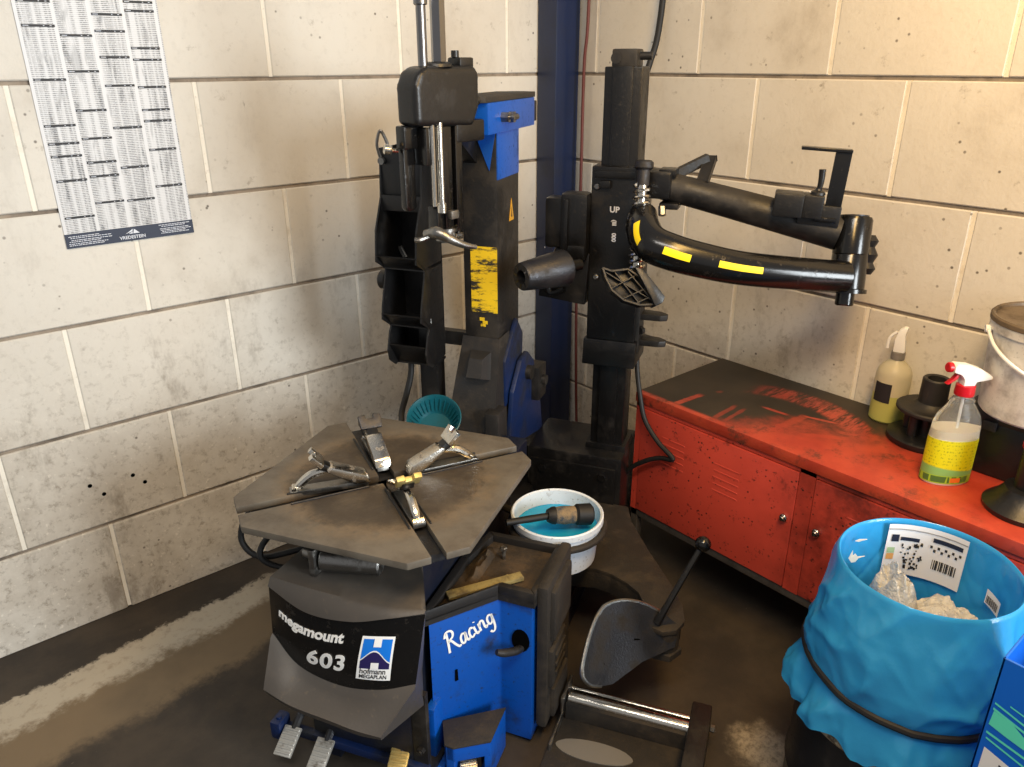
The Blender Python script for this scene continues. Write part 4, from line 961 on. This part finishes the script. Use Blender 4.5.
for i, (a, b, kn) in enumerate(((-.846, -1.374, -1.352), (-1.422, -1.983, -1.446), (-2.022, -2.60, -2.05))):
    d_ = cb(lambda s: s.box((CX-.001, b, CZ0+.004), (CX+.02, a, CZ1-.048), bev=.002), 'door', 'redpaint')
    w_ = (a-b)
    for vy, vz in ((a-w_*.24, .455), (a-w_*.60, .445)):
        for q in range(5):
            z = vz-(q-2)*.021; cb(lambda s: s.box((CX-.0018, vy-.042, z-.0028), (CX+.001, vy+.042, z+.0028), bev=.0008, seg=1), 'vent_louvre', 'redpaint', d_)
    kb = cb(lambda s: (s.cyl((CX-.0005, kn, .420), (CX-.010, kn, .420), .011, n=18, bev=.002), s.cyl((CX-.010, kn, .420), (CX-.016, kn, .420), .007, n=14, bev=.0015)), 'door_lock', 'chrome', d_)
# cable draped in front of the cabinet corner
s = MB(); s.tube([at(639, 335, 2.33), at(637, 365, 2.33), at(640, 395, 2.33), at(645, 420, 2.33), at(658, 442, 2.31), at(673, 459, 2.28), at(660, 458, 2.32), at(645, 461, 2.36), at(628, 470, 2.42), at(615, 490, 2.5)], .0075, n=10)
tag(s.build('cable', 'hose'), 'short black cable looping in front of the left end of the red cabinet', 'cable')
# ---------------------------------------------------------------- things on the cabinet
# pale spray bottle by the wall
T = CZ1+.0005
pb = thing('spray_bottle', (-.058, -1.405, T), math.radians(15), 'cloudy half full spray bottle with white trigger and black label against the wall', 'spray bottle')
def clear(name, rgb, tr=.8, rough=.15, ior=1.3):
    t = NT(name); t.set(Base_Color=lin(rgb), Roughness=rough, Transmission_Weight=tr, IOR=ior); return t.m
M['pale'] = clear('cloudy_plastic', (214, 206, 178), .35, .35); M['green'] = clear('pale_green_liquid', (196, 196, 112), .25, .3)
s = MB(); s.lathe([(.082, .0455), (.135, .0455), (.150, .042), (.165, .030), (.178, .016), (.190, .013), (.192, 0)], n=36); s.build('bottle_body', 'pale', pb)
s = MB(); s.lathe([(0, 0), (0, .040), (.006, .0455), (.082, .0455), (.0825, 0)], n=36); s.build('liquid', 'green', pb)
s = MB(); rows = [[(.0462*math.cos(a), .0462*math.sin(a), z) for a in [math.radians(128+60*k/8) for k in range(9)]] for z in (.062, .118)]; s.grid(rows); s.build('label', 'ink', pb, weld=False)
s = MB(); s.lathe([(.18, 0), (.18, .018), (.200, .018), (.202, 0)], n=20); s.build('collar', plain('grey_collar', (120, 116, 110), .4), pb)
s = MB(); s.prism([(-.016, .200), (.014, .200), (.014, .235), (.008, .262), (-.004, .272), (-.014, .270), (-.010, .25), (-.013, .225)], -.012, .012, basis((0, 0, 0), (0, 1, 0), (0, 0, 1)), bev=.004); s.tube([(0, .012, .255), (0, .028, .235), (0, .03, .205)], .004, n=8); s.build('trigger_head', 'whiteplastic', pb)
# black flange cone
fl = thing('clamping_flange', (-.115, -1.535, T), 0, 'black stacked disc flange with upright tube between the two spray bottles', 'flange')
s = MB(); s.lathe([(0, 0), (0, .088), (.006, .092), (.016, .092), (.020, .086), (.024, .06), (.026, 0)], n=44); s.build('lower_disc', 'black', fl)
s = MB()
for k in range(5): a = 2*PI*k/5+.3; s.cyl((.048*math.cos(a), .048*math.sin(a), .02), (.048*math.cos(a), .048*math.sin(a), .088), .013, n=14)
s.cyl((0, 0, .02), (0, 0, .09), .03, n=20); s.build('spacer_posts', 'black', fl)
s = MB(); s.lathe([(.086, 0), (.086, .078), (.090, .082), (.096, .082), (.099, .078), (.096, .06), (.100, .045), (.108, .038), (.112, .034), (.175, .033), (.178, .030), (.176, .022), (.13, .022), (.13, 0)], n=44); s.build('upper_disc', 'matte', fl)
# yellow labelled spray bottle
sb = thing('spray_bottle', (-.288, -1.657, T), math.radians(-38), 'clear spray bottle with yellow green label and red white trigger at the front edge', 'spray bottle')
M['clear'] = clear('clear_plastic', (225, 224, 218), .9, .12, 1.15); M['milk'] = plain('milky_liquid', (226, 222, 206), .4)
EL = dict(sx=1., sy=.62)
s = MB(); s.lathe([(.118, .0575), (.150, .055), (.172, .049), (.190, .036), (.204, .027), (.206, .029), (.209, .029), (.212, .026), (.222, .020), (.226, .018), (.24, .017)], n=40, **EL); s.build('bottle_body', 'clear', sb)
s = MB(); s.lathe([(0, 0), (0, .054), (.006, .058), (.112, .0575), (.138, .0555), (.1385, 0)], n=40, **EL); s.build('liquid', 'milk', sb)
t = NT('yellow_green_label'); x = t.xyz()
rows_ = t.math('MULTIPLY', t.ramp(t.noise(1, 2, .7, scl=(260, 260, 150)), .52, .6), t.ramp(t.math('FRACT', t.math('MULTIPLY', x[2], 120)), .4, .5))
c = t.mix(t.math('MULTIPLY', rows_, .55), lin((214, 206, 16)), lin((96, 120, 20)))
gz = t.ramp(t.math('ADD', x[2], t.math('MULTIPLY', x[0], .12)), .040, .044, 1, 0)
c = t.mix(gz, c, lin((128, 176, 96))); c = t.mix(t.ramp(x[2], .026, .027, 1, 0), c, lin((150, 188, 50)))
blk = t.math('MULTIPLY', t.ramp(x[2], .008, .009), t.ramp(x[2], .024, .025, 1, 0))
c = t.mix(t.math('MULTIPLY', blk, t.ramp(t.noise(1, 1, .5, scl=(90, 90, 10)), .48, .52)), c, lin((70, 110, 50)))
t.set(Base_Color=c, Roughness=.4); M['ylabel'] = t.m
s = MB(); s.lathe([(.006, .0587), (.112, .0583), (.117, .0580)], n=40, **EL); lb = s.build('label', 'ylabel', sb, weld=False); lb['label'] = 'yellow printed label with green foot'
s = MB(); rows = [[(.0592*math.cos(a), .0592*.62*math.sin(a), z) for a in [math.radians(262+24*k/5) for k in range(6)]] for z in (.010, .022)]; s.grid(rows); s.build('orange_panel', plain('orange_print', (232, 120, 40), .4), lb, weld=False)
s = MB(); s.lathe([(.222, 0), (.222, .0205), (.226, .0215), (.246, .0205), (.248, .016), (.248, 0)], n=28); s.build('collar', 'red', sb)
s = MB(); s.tube([(0, 0, .03), (0, 0, .23)], .003, n=8); s.build('dip_tube', 'whiteplastic', sb)
s = MB(); Q = VZ(); Q = basis((0, 0, 0), (1, 0, 0), (0, 0, 1))
s.prism([(-.014, .246), (.014, .246), (.016, .256), (.030, .258), (.052, .262), (.050, .270), (.022, .287), (-.008, .297), (-.036, .300), (-.042, .296), (-.042, .280), (-.024, .274), (-.014, .262)], -.014, .014, Q, bev=.005); s.build('spray_head', 'whiteplastic', sb)
s = MB(); s.cyl((-.041, 0, .289), (-.053, 0, .290), .0115, n=16, bev=.002); s.prism([(-.028, .276), (-.020, .276), (-.026, .262), (-.044, .248), (-.050, .250), (-.036, .262)], -.006, .006, Q, bev=.002); s.build('trigger', 'red', sb)
# black case with the white tub
kc = thing('tool_case', (-.10, -1.86, T), 0, 'long black plastic case behind the yellow bottle and under the grey tub', 'case')
s = MB(); s.box((-.093, -.215, 0), (.085, .222, .135), bev=.006); s.build('case_body', 'black', kc)
s = MB(); s.box((-.098, -.218, .135), (.088, .225, .167), bev=.006); s.box((-.085, -.2, .165), (.075, .21, .170), bev=.002); s.build('case_lid', 'matte', kc)
for y_ in (.145, -.165): s = MB(); s.box((-.104, y_, .118), (-.096, y_+.03, .142), bev=.003); s.build('latch', 'matte', kc)
tbk = thing('plastic_tub', (-.142, -1.772, T+.1705), 0, 'dirty translucent grey tub with handle and brown lid standing on the black case', 'tub')
M['tub'] = grime('dirty_translucent_tub', (214, 212, 206), (150, 146, 140), .40, .75, 18, .4, .6, bump=.05)
s = MB(); s.lathe([(0, 0), (0, .118), (.005, .122), (.195, .133), (.196, .137), (.215, .138), (.217, .134), (.217, 0)], n=48); s.build('tub_body', 'tub', tbk)
M['lid'] = grime('brown_dusty_lid', (104, 90, 72), (66, 56, 46), .4, .7, 12, .5, .7)
s = MB(); s.lathe([(.216, 0), (.216, .1395), (.226, .1395), (.230, .136), (.228, .130), (.222, .128), (.222, 0)], n=48); s.build('tub_lid', ['lid'], tbk)
s = MB(); hp = [(.140*math.cos(math.radians(a)), .140*math.sin(math.radians(a)), .192-.085*math.sin(math.radians((a-120)*180/220))**1.0) for a in range(120, 341, 20)]; s.tube(hp, .004, n=8); s.lathe([(-.006, 0), (-.006, .009), (.006, .009), (.006, 0)], hp[0], (-.5, .87, 0), 14); s.build('tub_handle', 'whiteplastic', tbk)
cn = thing('rubber_cone', (-.165, -1.82, T+.1705+.2225), 0, 'black rubber cone standing on the brown lid of the grey tub', 'cone')
s = MB(); s.lathe([(0, 0), (0, .062), (.010, .064), (.018, .058), (.055, .040), (.06, .036), (.06, .0)], n=36); s.build('cone_body', 'black', cn)
s = MB(); s.cyl((0, 0, .058), (0, 0, .09), .020, n=20, bev=.003); s.build('cone_stem', 'black', cn)
pc = thing('bell_stand', (-.297, -1.835, T), 0, 'black bell shaped rubber stand at the right end of the cabinet top', 'stand')
s = MB(); s.lathe([(0, 0), (0, .083), (.012, .086), (.018, .080), (.03, .066), (.05, .052), (.056, .050), (.058, .040), (.06, 0)], n=40); s.build('bell_foot', 'black', pc)
s = MB(); s.cyl((0, 0, .05), (0, 0, .15), .033, n=24, bev=.004); s.build('stem', 'black', pc)
s = MB(); s.cyl((0, 0, .148), (0, 0, .165), .036, n=24, bev=.004); s.build('stem_cap', 'red', pc)['label'] = 'red cap'
# ================================================================ WASTE DRUM WITH BLUE BAG
BC = Vector((-.728, -1.805, 0))
M['drumblack'] = grime('black_drum_paint', (26, 27, 30), (50, 46, 42), .5, .75, 8, .4, .7, bump=.1)
M['drumrim'] = grime('dirty_cream_rim', (176, 160, 130), (84, 74, 62), .45, .62, 24, .7, .9, bump=.3)
dr = thing('waste_drum', BC, 0, 'black steel drum with dirty cream rim under the blue waste bag', 'drum')
s = MB(); s.lathe([(0, 0), (0, .184), (.01, .190), (.10, .190), (.115, .195), (.13, .190), (.30, .190), (.305, .186), (.305, .16), (.02, .16), (.02, 0)], n=56); s.build('drum_body', 'drumblack', dr)
s = MB(); s.lathe([(.30, .155), (.30, .192), (.308, .196), (.318, .194), (.322, .187), (.345, .166), (.345, .155)], n=56); rm = s.build('drum_rim', 'drumrim', dr)
t = NT('blue_film'); n_ = t.noise(9, 5, .6)
t.set(Base_Color=lin((56, 168, 236)), Roughness=.2, Specular_IOR_Level=.6)
tr_ = t.n('ShaderNodeBsdfTranslucent'); tr_.inputs['Color'].default_value = (*lin((60, 160, 205)), 1)
mxs = t.n('ShaderNodeMixShader'); mxs.inputs[0].default_value = .28; t.l(t.b.outputs[0], mxs.inputs[1]); t.l(tr_.outputs[0], mxs.inputs[2]); t.l(mxs.outputs[0], t.out.inputs[0])
t.bump(t.noise(20, 5, .6, scl=(1, 1, .6)), .22, .01); M['film'] = t.m
def ridge(v): return 1-min(1, abs(noise.noise(v))*2.9)
def bagp(a, z, r, amp=1.):
    ca, sa = math.cos(a), math.sin(a); th_ = a*.19
    n1 = noise.noise(Vector((ca*1.6, sa*1.6, z*5)))
    # creases run diagonally: slow along the fold, quick across it (two families)
    t1 = z*1.0+.10*math.sin(a*1.0+1); c1 = ridge(Vector((ca*1.3+z*5, sa*1.3+z*3.5, z*1.2)))
    c2 = ridge(Vector((ca*2.3-z*7, sa*2.3+z*6, z*1.5+7)))
    c3 = ridge(Vector((ca*4.5+z*10, sa*4.5-z*12, z*2+3)))
    rr_ = r+amp*(.009*n1+.0085*c1**1.6+.0055*c2**1.6+.0028*c3**1.6-.006)
    return BC+Vector((rr_*ca, rr_*sa, z))
NA = 224
prof = [(.315, .214, 0, 1), (.335, .212, 0, 1), (.365, .204, 0, .9), (.395, .192, 0, .5), (.405, .189, 0, .2), (.415, .189, 0, .2), (.43, .192, 0, .5), (.47, .194, 0, 1), (.52, .190, 0, 1), (.57, .184, 0, .9), (.61, .174, 0, .6), (.64, .1665, 0, .25), (.652, .163, 0, .08), (.655, .160, 0, .05), (.652, .157, 0, .06), (.63, .156, 0, .3), (.58, .156, 0, .45), (.52, .155, 0, .5), (.46, .154, 0, .5), (.40, .152, 0, .5)]
sub = []
for (z0, r0_, _, a0), (z1, r1_, _, a1) in zip(prof, prof[1:]):
    m_ = max(1, int(abs(z1-z0)/.006))
    for k in range(m_): f_ = k/m_; sub.append((z0+(z1-z0)*f_, r0_+(r1_-r0_)*f_, a0+(a1-a0)*f_))
sub.append((prof[-1][0], prof[-1][1], prof[-1][3]))
s = MB(); rows = []
tilt = Vector((-.0, .0, 0))
for i, (z, r, am) in enumerate(sub):
    row = []
    for k in range(NA+1):
        a = 2*PI*(k % NA)/NA
        zz = z
        p = bagp(a, zz, r, am)
        if i < 14: p.z += (.024*noise.noise(Vector((math.cos(a)*3, math.sin(a)*3, 9)))+.010*noise.noise(Vector((math.cos(a)*9, math.sin(a)*9, 2))))*(1-i/14); p += Vector((math.cos(a), math.sin(a), 0))*(.020*noise.noise(Vector((math.cos(a)*4+5, math.sin(a)*4, 1)))+.005*math.sin(a*17+3*math.sin(a*5)))*(1-i/14)*.9
        row.append(p)
    rows.append(row)
s.grid(rows); bag = tag(s.build('bin_bag', 'film', ang=60), 'blue plastic waste bag pulled over the drum and folded out over its rim', 'bag')
s = MB(); s.tube([bagp(2*PI*k/64, .425-.012*math.cos(2*PI*k/64-4.2), .1925, .25) for k in range(65)], .0075, n=8, sub=1, cap=False)
tag(s.build('elastic_band', 'hose'), 'black elastic band stretched around the blue bag above its skirt', 'band')
# rubbish in the bag
M['cfilm'] = None
t = NT('crumpled_clear_film'); t.set(Base_Color=lin((204, 201, 192)), Roughness=.2, Specular_IOR_Level=.8)
tp = t.n('ShaderNodeBsdfTransparent'); mx = t.n('ShaderNodeMixShader'); mx.inputs[0].default_value = .22; t.l(t.b.outputs[0], mx.inputs[1]); t.l(tp.outputs[0], mx.inputs[2]); t.l(mx.outputs[0], t.out.inputs[0]); t.bump(t.noise(34, 5, .7), .9, .012); M['cfilm'] = t.m
rd = (RT-Vector((0, 0, RT.z))).normalized(); fd = Vector((FW.x, FW.y, 0)).normalized()
def crumple(cx, cy, z, wx, wy, h, seed, name):
    s = MB(); rows = []; n = 48
    for i in range(n+1):
        row = []
        for j in range(n+1):
            u, v = i/n*2-1, j/n*2-1
            q = Vector((u*1.1+seed, v*1.1, seed)); r1 = 1-abs(noise.noise(q*1.2))*2; r2 = 1-abs(noise.noise(q*2.6+Vector((3, 1, 0))))*2; r3 = 1-abs(noise.noise(q*6+Vector((3, 1, 0))))*2
            fall = max(0, 1-(u*u+v*v)**1.6)
            k_ = 1/max(1, math.hypot(u, v))
            p = BC+rd*(cx+u*k_*wx)+fd*(cy+v*k_*wy)+Vector((0, 0, z+h*fall*(.35+.4*r1+.2*r2+.06*r3)-.02*(1-fall)))
            row.append(p)
        rows.append(row)
    s.grid(rows); return s
s = crumple(.035, -.01, .500, .100, .085, .080, 2.3, ''); tag(s.build('plastic_film', 'cfilm', ang=30), 'crumpled clear plastic film lying inside the blue waste bag', 'plastic film')
s = crumple(-.030, .045, .52, .05, .065, .105, 7.7, ''); tag(s.build('plastic_film', 'cfilm', ang=30), 'raised fold of clear film in front of the white label inside the bag', 'plastic film')
# paper label stuck inside the back of the bag
def inside(a, z, off=.004): return BC+Vector(((.1535-off)*math.cos(a), (.1535-off)*math.sin(a), z))
t = NT('printed_label_paper'); tuv = t.n('ShaderNodeUVMap')
vd = BC-CAM; fa = math.atan2(vd.y, vd.x)
def patch(a0, a1, z0, z1, name, mat, parent=None, off=.006, slant=0., n=14, cornr=0):
    s = MB(); s.grid([[inside(a0+(a1-a0)*i/n, z+slant*(i/n), off) for i in range(n+1)] for z in (z1, (z0+z1)/2, z0)]); return s.build(name, mat, parent, weld=False)
A0, A1 = fa+.62, fa-.42
M['paper'] = plain('label_paper', (226, 228, 232), .5)
lbp = patch(A0, A1, .525, .648, 'tyre_label_sheet', 'paper'); tag(lbp, 'large white printed tyre label sheet stuck inside the back of the blue bag', 'label')
def lp(fx0, fx1, fz0, fz1, nm, mat): return patch(A0+(A1-A0)*fx0, A0+(A1-A0)*fx1, .525+.123*fz0, .525+.123*fz1, nm, mat, lbp, .0075, n=6)
lp(.06, .16, .66, .80, 'label_flag', 'navy'); lp(.18, .42, .69, .76, 'label_print', 'navy'); lp(.58, .95, .76, .84, 'label_print', 'navy'); lp(0, 1, .90, .92, 'label_print', plain('grey_print', (150, 150, 154), .5))
lp(.03, .13, .30, .42, 'label_print', plain('orange_grade', (214, 160, 96), .5)); lp(.03, .13, .43, .54, 'label_print', plain('green_grade', (160, 190, 150), .5))
rnd = random.Random(3)
s = MB()
for k in range(42):
    fx = .2+.28*rnd.random(); fz = .12+.52*rnd.random(); fx -= .0
    w_ = .014+.02*rnd.random(); h_ = .02+.04*rnd.random()
    a0, a1 = A0+(A1-A0)*fx, A0+(A1-A0)*(fx+w_); z0 = .525+.123*fz
    s.quad([inside(a0, z0+.123*h_, .0078), inside(a1, z0+.123*h_, .0078), inside(a1, z0, .0078), inside(a0, z0, .0078)])
for k in range(14):     # bar code
    fx = .62+.022*k; a0, a1 = A0+(A1-A0)*fx, A0+(A1-A0)*(fx+.008+.006*(k % 3)); s.quad([inside(a0, .578, .0078), inside(a1, .578, .0078), inside(a1, .555, .0078), inside(a0, .555, .0078)])
for k in range(9):
    fx = .56+.045*k; a0, a1 = A0+(A1-A0)*fx, A0+(A1-A0)*(fx+.03); z0 = .596 if k % 2 else .604; s.quad([inside(a0, z0+.006, .0078), inside(a1, z0+.006, .0078), inside(a1, z0, .0078), inside(a0, z0, .0078)])
s.build('label_marks', 'ink', lbp, weld=False)
s2 = patch(fa-.83, fa-1.13, .545, .578, 'tyre_label_sheet', 'paper', None, .008, -.003); tag(s2, 'small white barcode sticker inside the right side of the blue bag', 'label')
s = MB()
for k in range(12):
    f0 = k/12; a0 = fa-.86-.24*f0; s.quad([inside(a0, .566, .0095), inside(a0-.010-.004*(k % 2), .566, .0095), inside(a0-.010-.004*(k % 2), .549, .0095), inside(a0, .549, .0095)])
s.build('label_marks', 'ink', s2, weld=False)
# white torn paper scraps at the left
M['scrap'] = plain('torn_paper', (226, 220, 204), .6)
def scrap(px, py, d, poly, lab):
    s = MB(); o = at(px, py, d); G = basis(o, RT, UPV*.8-FW*.5)
    s.prism([(x_*.001, y_*.001) for x_, y_ in poly], -.0006, .0006, G); tag(s.build('paper_scrap', 'scrap'), lab, 'paper scrap')
scrap(860, 541, 1.60, [(-10, 0), (-2, 5), (14, 5), (4, 1), (-3, -2)], 'thin white paper scrap at the top left inside the blue bag')
scrap(856, 556, 1.57, [(-14, -6), (-10, 16), (-7, 0), (-3, 7), (4, -2), (18, 0), (6, -6), (2, -16), (-6, -18)], 'torn spiky cream paper scrap at the left inside the blue bag')
# ================================================================ BLUE CARTON AND BLACK CRATE
t = NT('blue_carton_print'); M['carton'] = plain('blue_carton_print', (8, 100, 212), .4)
TP = Matrix.Translation((0, .158, .708)) @ Matrix.Diagonal((1, .895, .895, 1)) @ Matrix.Translation((0, -.158, -.612))
bcx = thing('cardboard_carton', (-.880, -2.165, 0), 0, 'tall blue printed carton with mint stripes and white label at the right corner', 'carton')
s = MB()
for a_, b_ in (((-.088, -.17, 0), (-.084, .158, .708)), ((.084, -.17, 0), (.088, .158, .708)), ((-.088, .154, 0), (.088, .158, .708)), ((-.088, -.17, 0), (.088, -.166, .708))): s.box(a_, b_, bev=.001, seg=1)
s.build('carton_body', 'carton', bcx, weld=False)
s = MB(); s.box((-.0835, -.1655, .02), (.0835, .1535, .60), bev=.004); s.build('carton_inner_shade', 'black', bcx)  # black block paints the shade inside the open carton
M['mint'] = plain('mint_print', (92, 222, 196), .45)
def face(poly, z_=0.): return [(-.0892, y_, z_+zz) for y_, zz in poly]
s = MB()
def fpoly(pl_):
    s.bm.faces.new([s.bm.verts.new((-.0893, y_, z_)) for y_, z_ in pl_])
for (y0, z0, y1, z1, w_) in ((.128, .528, .09, .519, .003), (.150, .520, .06, .494, .004), (.150, .508, .06, .482, .005), (.150, .455, .07, .440, .005), (.148, .442, .08, .424, .004)):
    fpoly([(y0, z0), (y1, z1), (y1, z1-w_), (y0, z0-w_)])
fpoly([(.148, .502), (.115, .493), (.06, .456), (.06, .450), (.120, .462), (.150, .470)]); fpoly([(.10, .487), (.06, .478), (.06, .462)])
s.bm.transform(TP); s.build('carton_stripes', 'mint', bcx, weld=False, recalc=False)
s = MB(); s.quad([(-.0895, .146, .432-.012), (-.0895, .03, .398-.012), (-.0895, .03, .29), (-.0895, .146, .315)]); s.bm.transform(TP); lb = s.build('carton_label', 'paper', bcx, weld=False)
s = MB()
for w_, y0 in ((.075, .118),):
    for z0, l_ in ((.400, .07), (.393, .06)): s.quad([(-.0898, y0, z0), (-.0898, y0-l_, z0-l_*.28), (-.0898, y0-l_, z0-.005-l_*.28), (-.0898, y0, z0-.005)])
s.bm.transform(TP); s.build('label_print', 'navy', lb, weld=False)
s = MB(); rows = []
for k in range(33):
    a = 2*PI*k/32; rows.append([(-.0898, .088+r_*1.0*math.cos(a), .348+r_*.62*math.sin(a)-.28*r_*-math.cos(a)*-1*.0) for r_ in (.022, .046)])
s.grid(rows); s.bm.transform(TP); s.build('label_ring', plain('pale_pink_print', (214, 180, 184), .5), lb, weld=False)
jc_ = thing('plastic_crate', (-.535, -2.16, 0), 0, 'black plastic crate standing between the blue bag and the red cabinet', 'crate')
s = MB(); s.box((-.068, -.2, 0), (.078, .185, .50), bev=.008); s.build('crate_body', 'black', jc_)
s = MB(); s.box((-.075, -.205, .455), (.083, .19, .50), bev=.004); s.box((-.073, -.2, .36), (.08, .188, .375), bev=.003); s.build('crate_rim', 'matte', jc_)
# ================================================================ LIGHT
def area(name, loc, target, sx, sy, power, col):
    l = bpy.data.lights.new(name, 'AREA'); l.shape = 'RECTANGLE'; l.size = sx; l.size_y = sy; l.energy = power; l.color = col
    o = bpy.data.objects.new(name, l); C.objects.link(o); o.location = loc
    o.rotation_euler = (Vector(target)-Vector(loc)).to_track_quat('-Z', 'Y').to_euler(); return o
area('wall_lamp', (-1.1, -2.0, 2.35), (0, -1.65, .65), .3, 1.3, 37, (1, .60, .18))
area('ceiling_lamp_far', (-2.4, -2.4, 3.2), (-1.6, -1.3, 0), 1.5, .4, 34, (1, .95, .87))
area('doorway_daylight', (-.35, -5.4, 1.7), (-1.5, 0, .8), 1.6, 1.8, 235, (.90, .965, 1))
w = bpy.data.worlds.new('world'); sc.world = w; w.use_nodes = True
w.node_tree.nodes['Background'].inputs[0].default_value = (.98, .98, 1, 1); w.node_tree.nodes['Background'].inputs[1].default_value = .36
vs = sc.view_settings; vs.view_transform = 'Standard'; vs.look = 'None'; vs.gamma = 1; vs.exposure = 0; vs.use_curve_mapping = False
